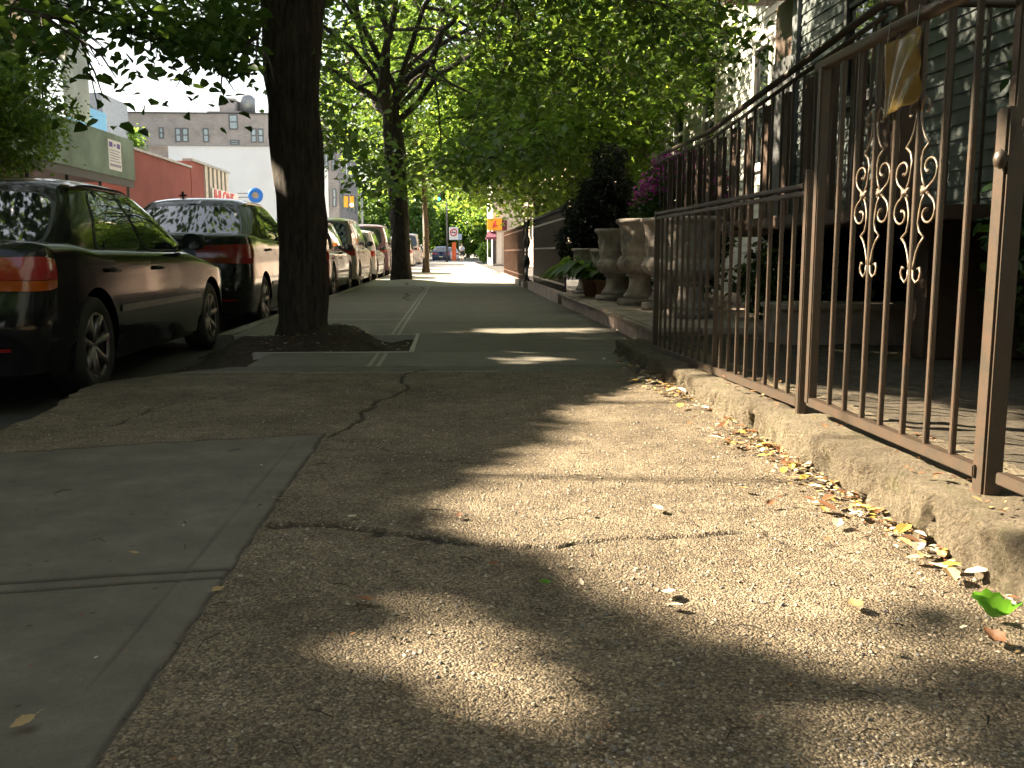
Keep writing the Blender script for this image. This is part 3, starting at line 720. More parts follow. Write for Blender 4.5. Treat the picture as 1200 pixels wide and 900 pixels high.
LIT = [Gp([(600, 530), (680, 470), (760, 447), (850, 462), (960, 500), (1250, 640), (1320, 800), (1200, 780), (1080, 730), (1010, 722), (1080, 775), (1010, 800), (880, 775), (800, 765), (690, 690), (590, 645), (470, 605), (530, 560)]),
       Gp([(250, 800), (390, 705), (540, 672), (650, 700), (740, 790), (830, 880), (900, 1010), (710, 1010), (570, 870), (440, 795), (340, 850), (260, 1010), (150, 1010)]),
       Gp([(850, 805), (980, 818), (1100, 850), (1260, 905), (1260, 1010), (1000, 1010), (930, 885)]),
       Gp([(-60, 548), (20, 535), (100, 535), (60, 552), (-60, 562)]),
       Gp([(120, 830), (170, 820), (200, 900), (150, 1000), (60, 1000)]),
       Gp([(585, 408), (640, 404), (660, 412), (590, 415)]), Gp([(575, 420), (660, 416), (670, 424), (590, 428)]), Gp([(425, 367), (650, 358), (660, 369), (430, 378)]), Gp([(560, 384), (700, 380), (700, 387), (560, 391)]),
       [(1.15, 2.0), (3.0, 0.9), (3.0, 2.6), (2.2, 3.9), (1.3, 5.2)],
       [(-1.9, 21.3), (1.75, 21.1), (1.9, 60), (-1.9, 60)]]
def lit(P):
    k = P[:, 2] / SUN[2]; gx = P[:, 0] - SUN[0] * k; gy = P[:, 1] - SUN[1] * k
    gx = gx + 0.05 * noise2(gx, gy, 5); gy = gy + 0.05 * noise2(gx, gy, 5, 5)
    m = np.zeros(len(P), bool)
    for q in LIT: m |= inpoly(gx, gy, q)
    return m
SKY = [[(60, 105), (80, 60), (105, 34), (150, 48), (180, 38), (215, 76), (250, 72), (285, 88), (325, 76), (325, 330), (-400, 330), (-400, 230), (60, 200)],
       [(385, 172), (410, 205), (440, 215), (460, 232), (560, 236), (600, 262), (640, 262), (640, 420), (380, 420)],
       [(640, 262), (700, 190), (770, 172), (860, 118), (930, 66), (975, 50), (1060, 10), (1230, -80), (1230, 500), (640, 500)],
       [(-600, 80), (-600, 500), (60, 500), (0, 250), (0, 80)]]
def hide(P, jit=0.0):
    px, py = proj(P); m = np.zeros(len(P), bool)
    if jit: px = px + jit * noise2(px, py, 0.03); py = py + jit * noise2(px, py, 0.03, 4)
    for q in SKY: m |= inpoly(px, py, q)
    return m
CLEAR = [(1.5, 19, 3.4, 2.0), (-0.3, 20.5, 3.3, 1.3), (4.6, 15.5, 3.0, 1.6), (4.6, 13.8, 2.6, 1.3), (2.4, 17.3, 3.4, 1.5), (1.4, 24, 3.2, 1.9), (-1.4, 36, 6, 2.5)]
def tree(name, label, base, tr_pts, tr_r, crown, rad, ncl, nleaf, clr, lsize, mleaf, mbark, seed, limbs=9, mask=True, extra=None, group='street trees', shell=0.35, cat='tree', zmin=None, litmask=True, limbr=0.45, lowcut=None):
    r = np.random.default_rng(seed); t = thing(name, label, cat, base, 0, group); B = np.array(base)
    mb = MB()
    pts = [np.array(p, float) for p in tr_pts]
    # refine trunk
    fp, fr = [], []
    for i in range(len(pts) - 1):
        for k in range(5):
            u = k / 5; fp.append(pts[i] * (1 - u) + pts[i + 1] * u); fr.append(tr_r[i] * (1 - u) + tr_r[i + 1] * u)
    fp.append(pts[-1]); fr.append(tr_r[-1])
    fr = [q * (1 + 0.05 * math.sin(i * 2.3 + seed)) for i, q in enumerate(fr)]
    n = 28; V = []
    for p, q in zip(fp, fr):
        for j in range(n):
            a = 2 * math.pi * j / n; flare = 1 + 0.35 * math.exp(-p[2] / 0.14) * (0.6 + 0.4 * math.sin(4 * a + seed))
            rr = q * flare * (1 + 0.04 * math.sin(7 * a + p[2] * 2) + 0.03 * math.sin(13 * a - p[2] * 3))
            V.append(p + np.array([rr * math.cos(a), rr * math.sin(a), 0]))
    Fc = [(i * n + j, i * n + (j + 1) % n, (i + 1) * n + (j + 1) % n, (i + 1) * n + j) for i in range(len(fp) - 1) for j in range(n)]
    add('trunk', V, Fc, mbark, t, True)
    C = np.array(crown) - B; Rd = np.array(rad, float); fork = pts[-1]; nodes = []
    br = MB()
    def limb(p0, p1, r0, r1, sag=0.25, k=7):
        mid = (p0 + p1) / 2 + np.array([0, 0, sag * np.linalg.norm(p1 - p0) * 0.5]) + r.normal(size=3) * 0.06 * np.linalg.norm(p1 - p0)
        P = [];
        for i in range(k + 1):
            u = i / k; q = (1 - u) ** 2 * p0 + 2 * u * (1 - u) * mid + u * u * p1 + (r.normal(size=3) * 0.02 * np.linalg.norm(p1 - p0) if 0 < i < k else 0)
            P.append(q); nodes.append(q)
        W = np.array(P) + B
        if mask and (np.linalg.norm(W - np.array([0, 0, .75]), axis=1).min() < 4.3 or (B[0] < -8 and lit(W)[1:].sum() > 1 and r.random() < .9)):
            del nodes[-(k + 1):]; return None
        br.tube(P, [r0 + (r1 - r0) * i / k for i in range(k + 1)], 7)
        return P
    for i in range(limbs):
        a = 2 * math.pi * (i + r.uniform(-.3, .3)) / limbs; el = r.uniform(-0.25, 0.9)
        tgt = C + Rd * np.array([math.cos(a) * math.cos(el), math.sin(a) * math.cos(el), math.sin(el) * 0.9 - .1]) * r.uniform(0.55, 0.8)
        st = fork - np.array([0, 0, 1]) * r.uniform(0, 0.35) * (fork[2] - tr_pts[0][2]) * 0.3
        if mask and hide(np.array([tgt + B]))[0]: tgt[2] += 1.5
        sg = st[None, :] + (tgt - st)[None, :] * np.linspace(0.2, 1, 6)[:, None] + B
        if mask and (np.linalg.norm(sg - np.array([0, 0, .75]), axis=1).min() < 4.2 or (B[0] < -8 and lit(sg)[2:].any() and r.random() < .75)): continue
        P = limb(st, tgt, tr_r[-1] * r.uniform(.35, .6), 0.02)
        if P is None: continue
        for k in range(3):
            s0 = P[r.integers(2, 6)]; off = r.normal(size=3) * Rd * 0.35; e = s0 + off
            if mask and (hide(np.array([e + B]))[0] or (B[0] < -8 and lit(np.array([e + B, s0 + B])).any()) or np.linalg.norm(e + B) < 4.4): continue
            limb(s0, e, tr_r[-1] * 0.2, 0.012, 0.1, 5)
    # clumps through the crown's volume
    cl = []
    while len(cl) < ncl:
        q = r.normal(size=(ncl, 3)); q /= np.linalg.norm(q, axis=1)[:, None]
        rr = r.uniform(shell ** 3, 1, ncl) ** (1 / 3)
        lump = 1 + 0.16 * np.sin(5 * q[:, 0] + seed) * np.sin(4 * q[:, 1] + 2 * q[:, 2] + seed)
        p = C + q * Rd * (rr * lump)[:, None]
        if zmin is not None: p = p[p[:, 2] > zmin]
        if lowcut is not None:
            px, py = proj(p + B); p = p[py < lowcut(px)]
        m = np.ones(len(p), bool)
        if mask: m &= ~hide(p + B)
        cl += list(p[m]); 
        if m.sum() == 0: break
    cl = np.array(cl[:ncl])
    if extra is not None: cl = np.concatenate([cl, np.array(extra) - B])
    if not nodes: nodes.append(fork)
    nd = np.array(nodes); cl = cl[np.argsort([((nd - c) ** 2).sum(1).min() for c in cl])]
    L = []
    for c in cl:
        if litmask and lit(np.array([c + B]))[0]: continue
        j = np.argmin(((nd - c) ** 2).sum(1)); p0 = nd[j]; dist = np.linalg.norm(c - p0)
        if dist > 1.3:
            if dist < 7 and limb(p0, c, 0.012 + 0.005 * dist, 0.006, 0.12, 5) is not None: nd = np.array(nodes)
        else:
            mid = (p0 + c) / 2 + np.array([0, 0, 0.12 * dist]); br.tube([p0, mid, c], [0.007, 0.006, 0.003], 4, False); nodes.append(mid); nd = np.array(nodes) if len(nodes) % 10 == 0 else nd
        k = int(nleaf * r.uniform(0.6, 1.3)); o = r.normal(size=(k, 3)) * clr * np.array([1, 1, 0.55]) * r.uniform(.7, 1.25)
        # sprays: leaves strung on a few drooping twigs
        L.append(c + o)
    L = np.concatenate(L)
    if litmask: L = L[~lit(L + B)]
    if mask:
        W_ = L + B; px, py = proj(W_)
        L = L[~((px > -200) & (px < 1400) & (py > -200) & (py < 1000) & (np.linalg.norm(W_ - np.array([0, 0, .75]), axis=1) < 4.3))]
        W_ = L + B; px, py = proj(W_); keepx = ~((W_[:, 1] < base_y - 0.15) & (px > 305) & (px < 392) & (py > -60) & (py < 420)) if (base_y := 8.05) else None
        L = L[keepx]
        L = L[~(hide(L + B, 22) & (r.random(len(L)) < 0.93))] if extra is None else L[~(inpoly(*proj(L + B), SKY[0]) & (r.random(len(L)) < 0.75))]
        px, py = proj(L + B); tt = inpoly(px, py, [(405, 40), (500, -10), (565, 40), (550, 130), (490, 218), (440, 200), (400, 120)]) & ((L + B)[:, 1] < 22.5)
        tt = (tt & (r.random(len(L)) < 0.85)) | ((px > -50) & (px < 320) & (py < 200) & (py > -20) & (r.random(len(L)) < 0.3))
        L = L[~tt]
        W_ = L + B; m = np.zeros(len(L), bool)
        for (cx, cy, cz, rr_) in CLEAR:
            dd = W_ - np.array([cx, cy, cz]); al = dd @ SUN; dist = np.linalg.norm(dd - al[:, None] * SUN, axis=1); m |= (al > rr_ * .6) & (dist < rr_)
        L = L[~(m & (r.random(len(L)) < 0.8))]
    br.build('branches', mbark, t)
    leaf_mesh('crown', L, lsize, mleaf, t, seed=seed)
    return t
def spray(px, py, d, n=4, dx=18, dy=14, seed=0):
    r = np.random.default_rng(seed); return [D(px + r.uniform(-dx, dx), py + r.uniform(-dy, dy), d + r.uniform(-.3, .3)) for _ in range(n)]
T1 = (-1.27, 8.05, -0.02)
ex = []
for i, (px, py, n) in enumerate([(195, 60, 9), (205, 95, 3), (193, 112, 2), (150, 40, 6), (110, 60, 4), (125, 85, 3), (120, 118, 2), (255, 75, 6), (265, 100, 2), (290, 60, 8), (305, 90, 4), (60, 30, 8), (20, 20, 8), (90, 20, 8), (300, 30, 10), (240, 30, 10), (180, 25, 9), (320, 110, 3)]):
    ex += spray(px, py, 6.6 + 0.9 * math.sin(i), n, 18, 10, i)
for i, (px, py) in enumerate([(a, b) for a in range(570, 880, 24) for b in range(-30, 120, 24)]):
    if py < 118 - max(0, px - 700) * .25 and not (px > 820 and py > 70): ex += spray(px, py, 10.5 + 1.6 * math.sin(i * 1.7), 1 + i % 2, 16, 14, i + 900)
rq = np.random.default_rng(8)
for _ in range(330):
    t_s = rq.uniform(6.2, 9.0); ex.append((4.2 + SUN[0] * t_s, rq.uniform(0.5, 10) + SUN[1] * t_s, rq.uniform(1.2, 5.0) + SUN[2] * t_s))
tree('street_tree', 'dark thick trunked tree in the square earth pit beside the parked black sedan', T1, [(0, 0, 0), (0.03, 0, 1.0), (-0.02, 0, 2.2), (0.02, 0.05, 3.4), (.1, .05, 4.2)], [0.20, 0.195, 0.215, 0.285, .27],
     (-1.2, 8.2, 6.0), (5.2, 5.2, 3.2), 1800, 38, 0.24, 0.095, M['leaf'], M['bark'], 3, 10, extra=ex)
ex = []
for i, (px, py, n) in enumerate([(410, 160, 5), (425, 195, 4), (405, 215, 2), (435, 225, 3), (445, 170, 6), (620, 170, 8), (680, 150, 8), (740, 140, 8), (790, 130, 8), (850, 95, 6), (900, 55, 6), (930, 40, 6), (560, 190, 6), (540, 160, 6), (600, 190, 6), (660, 170, 5)]):
    ex += spray(px, py, 19 + 3 * math.sin(i), n, 28, 16, i + 40)
T2 = (-1.28, 24.0, 0.04)
tree('street_tree', 'dark forked tree further along the pavement with limbs spreading over the path', T2, [(0, 0, 0), (0.0, 0, 1.1), (-0.04, 0, 2.2), (-0.1, 0.0, 3.1), (-.2, 0, 4.2)], [0.25, 0.225, 0.235, 0.27, .2],
     (-0.8, 21.6, 6.6), (7.2, 8.0, 3.9), 1500, 40, 0.36, 0.17, M['leaf'], M['bark'], 5, 13, extra=ex)
tree('street_tree', 'slim young tree with light green leaves next to the grey pole', (-0.98, 36, 0), [(0, 0, 0), (0.03, 0, 1.5), (-0.03, 0, 3.0), (-.06, 0, 4.6)], [0.13, 0.10, 0.085, .06],
     (-1.4, 36, 6.3), (3.6, 3.2, 3.5), 420, 40, 0.34, 0.2, M['leaf_b'], M['bark2'], 9, 8, mask=False, litmask=False, lowcut=lambda px: 232 + 0 * px)
rq = np.random.default_rng(5); shade_pts = []
while len(shade_pts) < 420:
    gx, gy = G(rq.uniform(-150, 760), rq.uniform(425, 960)); t_s = rq.uniform(9.5, 13.5)
    if lit(np.array([[gx, gy, 0.001]]))[0]: continue
    shade_pts.append((gx + SUN[0] * t_s, gy + SUN[1] * t_s, SUN[2] * t_s))
# trees across the street outside the frame to the left: they throw the dappled shade
tree('street_tree', 'broad tree standing across the street left of the parked cars', (-9.2, 6.6, 0), [(0, 0, 0), (0, 0, 1.5), (0.05, 0, 3)], [0.2, 0.18, .16],
     (-8.7, 6.4, 5.4), (4.4, 5.6, 2.9), 1000, 55, 0.3, 0.17, M['leaf'], M['bark'], 12, 8, mask=True, extra=shade_pts)
tree('street_tree', 'leafy tree across the street beside the scaffolded building front', (-9.2, 13.5, 0), [(0, 0, 0), (0, 0, 1.5), (0.05, 0, 3)], [0.2, 0.18, .16],
     (-9.2, 13.0, 5.6), (3.4, 3.8, 2.9), 550, 50, 0.3, 0.17, M['leaf'], M['bark'], 13, 8, mask=True)
tree('street_tree', 'low bushy tree with feathery bright leaves in front of the green plywood shed', (-8.7, 18.2, 0), [(0, 0, 0), (0.05, 0, 1.2), (-0.05, 0, 2.4)], [0.12, 0.1, .08],
     (-8.95, 18.2, 3.35), (1.75, 1.7, 1.55), 420, 55, 0.20, 0.10, M['leaf_b'], M['bark'], 14, 7, mask=False)
tree('street_tree', 'street tree behind the camera that closes the leafy roof over the pavement', (-1.35, -5.5, 0), [(0, 0, 0), (0, 0, 1.5), (0.05, 0, 3)], [0.2, 0.18, .16],
     (-1.2, -5.8, 6.0), (5.4, 4.8, 3.0), 900, 44, 0.3, 0.17, M['leaf'], M['bark'], 15, 8, mask=False)
tree('street_tree', 'unseen second street tree further behind the camera, added to dim the sky light', (-1.35, -14.5, 0), [(0, 0, 0), (0, 0, 1.5), (0.05, 0, 3)], [0.2, 0.18, .16],  # out of view, put in to lower the ambient light
     (-0.8, -14.5, 6.0), (5.8, 5.2, 3.2), 520, 44, 0.4, 0.24, M['leaf'], M['bark'], 16, 8, mask=False)
tree('street_tree', 'unseen street tree across the road behind the camera, added to dim the sky light', (-9.4, -5.0, 0), [(0, 0, 0), (0, 0, 1.5), (0.05, 0, 3)], [0.2, 0.18, .16],  # another unseen tree added only to shut out open sky
     (-9.4, -5.2, 5.6), (4.4, 5.4, 3.0), 420, 44, 0.4, 0.24, M['leaf'], M['bark'], 17, 8, mask=False)
# right hand side trees
tree('yard_tree', 'pale leaning tree with sunlit leaves behind the far railings', (2.5, 25, 0), [(0, 0, 0), (-0.12, 0, 1.5), (-0.4, 0, 2.6), (-.7, 0, 3.6)], [0.14, 0.12, .1, .08],
     (1.9, 25, 3.6), (2.6, 3.0, 2.3), 520, 42, 0.30, 0.15, M['leaf_b'], M['bark2'], 21, 8, mask=False, litmask=False, group='yard trees', lowcut=lambda px: np.where(px < 605, 238, 262))
tree('yard_tree', 'bright green tree rising behind the black railing and dark evergreen', (3.4, 18.5, 0), [(0, 0, 0), (0.0, 0, 1.5), (-0.1, 0, 3.0)], [0.14, 0.12, .1],
     (3.0, 18.0, 3.8), (2.3, 2.6, 2.1), 300, 38, 0.24, 0.13, M['leaf_b'], M['bark2'], 22, 8, mask=False, litmask=False, group='yard trees', lowcut=lambda px: np.where(px > 760, 150 - (px - 760) * .5, 240))

# shrubs, flowers, pot plants
def shrub(name, label, c, rad, n, size, mat, seed, lobes=None, cat='shrub', stem=True, petals=None, group=None, width=0.62):
    t = thing(name, label, cat, (c[0], c[1], c[2]), 0, group); r = np.random.default_rng(seed); L = []
    lobes = lobes or [((0, 0, rad[2]), rad)]
    tot = sum(l[1][0] * l[1][1] * l[1][2] for l in lobes)
    for (o, rd) in lobes:
        k = int(n * rd[0] * rd[1] * rd[2] / tot); q = r.normal(size=(k, 3)); q /= np.linalg.norm(q, axis=1)[:, None]
        rr = r.uniform(0.35, 1, k) ** 0.5 * (1 + 0.10 * np.sin(7 * q[:, 0] + 5 * q[:, 2] + seed) + 0.05 * r.normal(size=k))
        L.append(np.array(o) + q * np.array(rd) * rr[:, None])
    leaf_mesh('foliage', np.concatenate(L), size, mat, t, seed=seed, width=width)
    mb = MB()
    for k in range(7):
        a = k * 0.9; o, rd = lobes[k % len(lobes)]
        mb.tube([(0.02 * math.cos(a), 0.02 * math.sin(a), 0), (o[0] + rd[0] * .4 * math.cos(a), o[1] + rd[1] * .4 * math.sin(a), o[2])], [0.016, 0.006], 5)
    mb.build('stem', M['bark'], t)
    if petals:
        P = [];
        for k in range(petals[0]):
            a = r.uniform(0, 6.28); e = r.uniform(0.35, 1.3); c0 = np.array([math.cos(a) * math.cos(e), math.sin(a) * math.cos(e), math.sin(e)]) * np.array(rad) * 1.02 + np.array([0, 0, rad[2]])
            P.append(c0 + r.normal(size=(12, 3)) * 0.035)
        leaf_mesh('flowers', np.concatenate(P), petals[1], M['petal'], t, seed=seed + 1, width=0.9)
    return t
shrub('evergreen_shrub', 'nearly black clipped evergreen with stacked rounded tiers behind the urns', (2.12, 13.6, 0.15), (0.5, .5, .9), 26000, 0.06, M['leaf_y'], 31,
      [((0, 0, 1.0), (0.50, 0.5, 0.62)), ((-.24, 0, 0.72), (0.38, 0.4, 0.36)), ((0.1, 0, 1.45), (0.38, 0.38, 0.34)), ((0.12, 0, 1.9), (0.25, 0.25, 0.26)), ((.3, 0, .9), (.35, .4, .5))], width=0.35)
shrub('flowering_shrub', 'shrub topped with magenta blossom behind the porch rail end', (2.95, 12.0, 0.15), (0.62, 0.9, 0.92), 9000, 0.075, M['leaf_d'], 33, petals=(150, 0.05), cat='shrub')
shrub('shrub', 'dark glossy shrub in the yard behind the low fence bars', (3.1, 7.6, 0.15), (0.75, 0.6, 0.42), 6500, 0.07, M['leaf_d'], 34)
shrub('shrub', 'tall dark shrub in the yard behind the scrollwork gate', (3.55, 4.7, 0.12), (0.75, 0.5, 0.95), 9000, 0.08, M['leaf_d'], 35)
shrub('shrub', 'leafy shrub at the right edge behind the nearest fence post', (2.75, 3.1, 0.12), (0.45, 0.45, 0.62), 5000, 0.075, M['leaf'], 36)
# hosta: arching broad leaves in a pot
def broad_plant(label, c, n, L, seed):
    t = thing('potted_plant', label, 'plant', c); r = np.random.default_rng(seed); mb = MB()
    MB().lathe([(0.0, 0), (0.09, 0), (0.12, 0.2), (0.13, 0.2), (0.13, 0.23), (0.1, 0.23), (0, 0.2)], (0, 0, 0), 20).build('pot', simple('terracotta', (0.3, 0.15, 0.09), 0.8), t, True)
    V = []; Fc = []
    for k in range(n):
        a = r.uniform(0, 6.28); l = L * r.uniform(.7, 1.15); rise = r.uniform(0.5, 1.1); w = 0.16 * L * r.uniform(.8, 1.2); b = len(V); ca, sa = math.cos(a), math.sin(a)
        for i in range(9):
            u = i / 8; rad_ = l * u; z = 0.2 + l * (rise * 1.5 * u - rise * 1.55 * u * u) + 0.05 * u; ww = w * math.sin(math.pi * min(1, max(0, (u - .25) / .75)) ** .8) if u > .25 else .006
            for sgn, dz in ((-1, .012), (0, -0.01), (1, .012)): V.append((rad_ * ca - sgn * ww * sa, rad_ * sa + sgn * ww * ca, z + dz))
        for i in range(8):
            for s_ in (0, 1): Fc.append((b + i * 3 + s_, b + i * 3 + s_ + 1, b + i * 3 + s_ + 4, b + i * 3 + s_ + 3))
    add('leaves', V, Fc, M['leaf'], t, True); return t
broad_plant('arching broad leaved green plant spilling over the ledge edge beside small urns', (1.80, 12.1, 0.187), 70, 0.62, 41)
broad_plant('small green plant low on the ledge just left of the nearest pair of urns', (1.90, 11.65, 0.187), 24, 0.34, 42)

# ------------------------------------------------------------------ houses on the right
def clap(name, X, y0, y1, z0, z1, mat, parent, step=0.12, holes=()):
    mb = MB(); z = z0
    while z < z1:
        segs = [(y0, y1)]
        for (a, b, c, d) in holes:
            if z + step > c and z < d:
                ns = []
                for (p, q) in segs:
                    if b <= p or a >= q: ns.append((p, q)); continue
                    if a > p: ns.append((p, a))
                    if b < q: ns.append((b, q))
                segs = ns
        for (p, q) in segs:
            mb._add([(X - 0.018, p, z), (X - 0.018, q, z), (X - 0.002, q, z + step), (X - 0.002, p, z + step), (X + .02, p, z), (X + .02, q, z)], [(0, 1, 2, 3)[::-1], (4, 5, 1, 0)[::-1]])
        z += step
    mb.build(name, mat, parent)
def window(parent, X, y0, y1, z0, z1, fm, gm):
    mb = MB(); w = 0.07
    mb.box(X - 0.05, X + 0.03, y0, y0 + w, z0, z1).box(X - 0.05, X + 0.03, y1 - w, y1, z0, z1).box(X - .048, X + .03, y0 + w, y1 - w, z1 - w, z1).box(X - .048, X + .03, y0 + w, y1 - w, z0, z0 + w).box(X - .03, X + .03, y0 + w, y1 - w, (z0 + z1) / 2 - .025, (z0 + z1) / 2 + .025).box(X - .08, X + .02, y0 - .06, y1 + .06, z0 - .05, z0 - .002)
    f = mb.build('window', fm, parent); MB().box(X + 0.0, X + 0.012, y0 + w, y1 - w, z0 + w, z1 - w).build('pane', gm, f); return f
h1 = thing('clapboard_house', 'grey green clapboard house with dark windows above the porch rail', 'house', (0, 0, 0))
HX = 4.2; gs = siding_mat('grey_siding', (0.085, 0.105, 0.105))
wins = [(9.2, 10.1, 2.3, 4.3), (6.4, 7.3, 2.9, 4.4), (3.3, 4.2, 2.9, 4.4), (9.2, 10.1, 5.4, 7), (6.4, 7.3, 5.4, 7)]
clap('wall', HX, -16, 11.6, 1.05, 9.0, gs, h1, 0.125, [(a - .0, b + .0, c, d) for a, b, c, d in wins])  # wall extended unseen behind the camera to cut ambient light
MB().box(HX + 0.03, HX + 8, -16, 11.6, -0.1, 9.0).build('core', gs, h1)
MB().box(HX - 0.05, HX + 0.028, -16, 11.6, -0.1, 1.04).build('basement_wall', brick_mat('basement_brick', (0.06, 0.05, 0.045), (0.08, 0.065, 0.055), (0.09, 0.085, 0.08)), h1)
for w in wins: window(h1, HX, *w, M['dkgrey'], M['glass'])
MB().box(HX - 0.35, HX + 8.2, -16.2, 11.7, 9.0, 9.35).build('cornice', M['board'], h1)
MB().box(HX - 0.06, HX + .02, 11.45, 11.62, 1, 9).build('corner_board', M['wframe'], h1)
h2 = thing('red_house', 'dark house with red clapboard bay overhanging its shaded doorway', 'house', (0, 0, 0))
rs = siding_mat('red_siding', (0.34, 0.07, 0.05))
clap('wall', HX - 0.60, 11.7, 12.65, 4.02, 9, rs, h2, 0.13); MB().box(HX - 0.58, HX + 8, 11.7, 12.65, 4.02, 9).build('bay', rs, h2)
MB().box(HX - 0.62, HX, 11.68, 12.67, 3.96, 4.018).build('soffit', M['board'], h2)
mb = MB()
for z in np.arange(4.03, 9, .13): mb._add([(HX - .58, 11.698, z), (HX + .4, 11.698, z), (HX + .4, 11.678, z + .0), (HX - .58, 11.678, z), (HX - .58, 11.698, z + .128), (HX + .4, 11.698, z + .128)], [(0, 1, 2, 3), (3, 2, 5, 4)])
mb.build('end_boards', rs, h2)
MB().box(HX + 0.1, HX + 8, 11.65, 12.68, -0.1, 3.95).build('lower_wall', M['board'], h2)
MB().box(HX + 0.04, HX + 0.098, 11.7, 12.6, 1.0, 3.2).build('door', M['dkgrey'], h2)
h3 = thing('white_house', 'sunlit white clapboard row house beyond the red bay', 'house', (0, 0, 0))
ws = siding_mat('white_siding', (0.62, 0.62, 0.58)); wins = [(13.6, 14.4, 2.0, 3.8), (16.4, 17.3, 2.2, 4), (18.6, 19.5, 2.2, 4), (16.4, 17.3, 5.2, 7), (18.6, 19.5, 5.2, 7)]
clap('wall', HX + 0.4, 12.7, 22, 0.5, 9, ws, h3, 0.125, wins); MB().box(HX + 0.43, HX + 8, 12.7, 22, -0.1, 9).build('core', ws, h3)
for w in wins: window(h3, HX + 0.4, *w, M['white'], M['glass'])
MB().box(HX - 0.1, HX + 8.1, 12.7, 22.1, 9, 9.4).build('cornice', M['cream'], h3)
for k, (y0, y1, nm, col, lb) in enumerate([(22.3, 30, 'brick_house', (0.22, 0.13, 0.10), 'plain red brick row house far behind the bright yard trees'), (30.2, 40, 'brick_house', (0.36, 0.27, 0.2), 'tan brick row house further down behind the bright yard trees'), (40.2, 62, 'brick_house', (0.24, 0.17, 0.13), 'long brick apartment house near the corner shop on the right')]):
    h = thing(nm, lb, 'house', (0, 0, 0)); bm_ = brick_mat('row_brick%d' % k, col, tuple(x * 1.2 for x in col), (0.35, 0.33, 0.3))
    MB().box(HX + 0.5, HX + 9, y0, y1, -0.1, 9.5).build('wall', bm_, h); MB().box(HX + .2, HX + 9, y0, y1, 9.503, 9.9).build('cornice', M['cream'], h)
    for q in range(int((y1 - y0) // 2.4)):
        for z in (1.6, 4.6, 7.2): window(h, HX + 0.48, y0 + .8 + q * 2.4, y0 + 1.8 + q * 2.4, z, z + 1.6, M['wframe'], M['glass'])

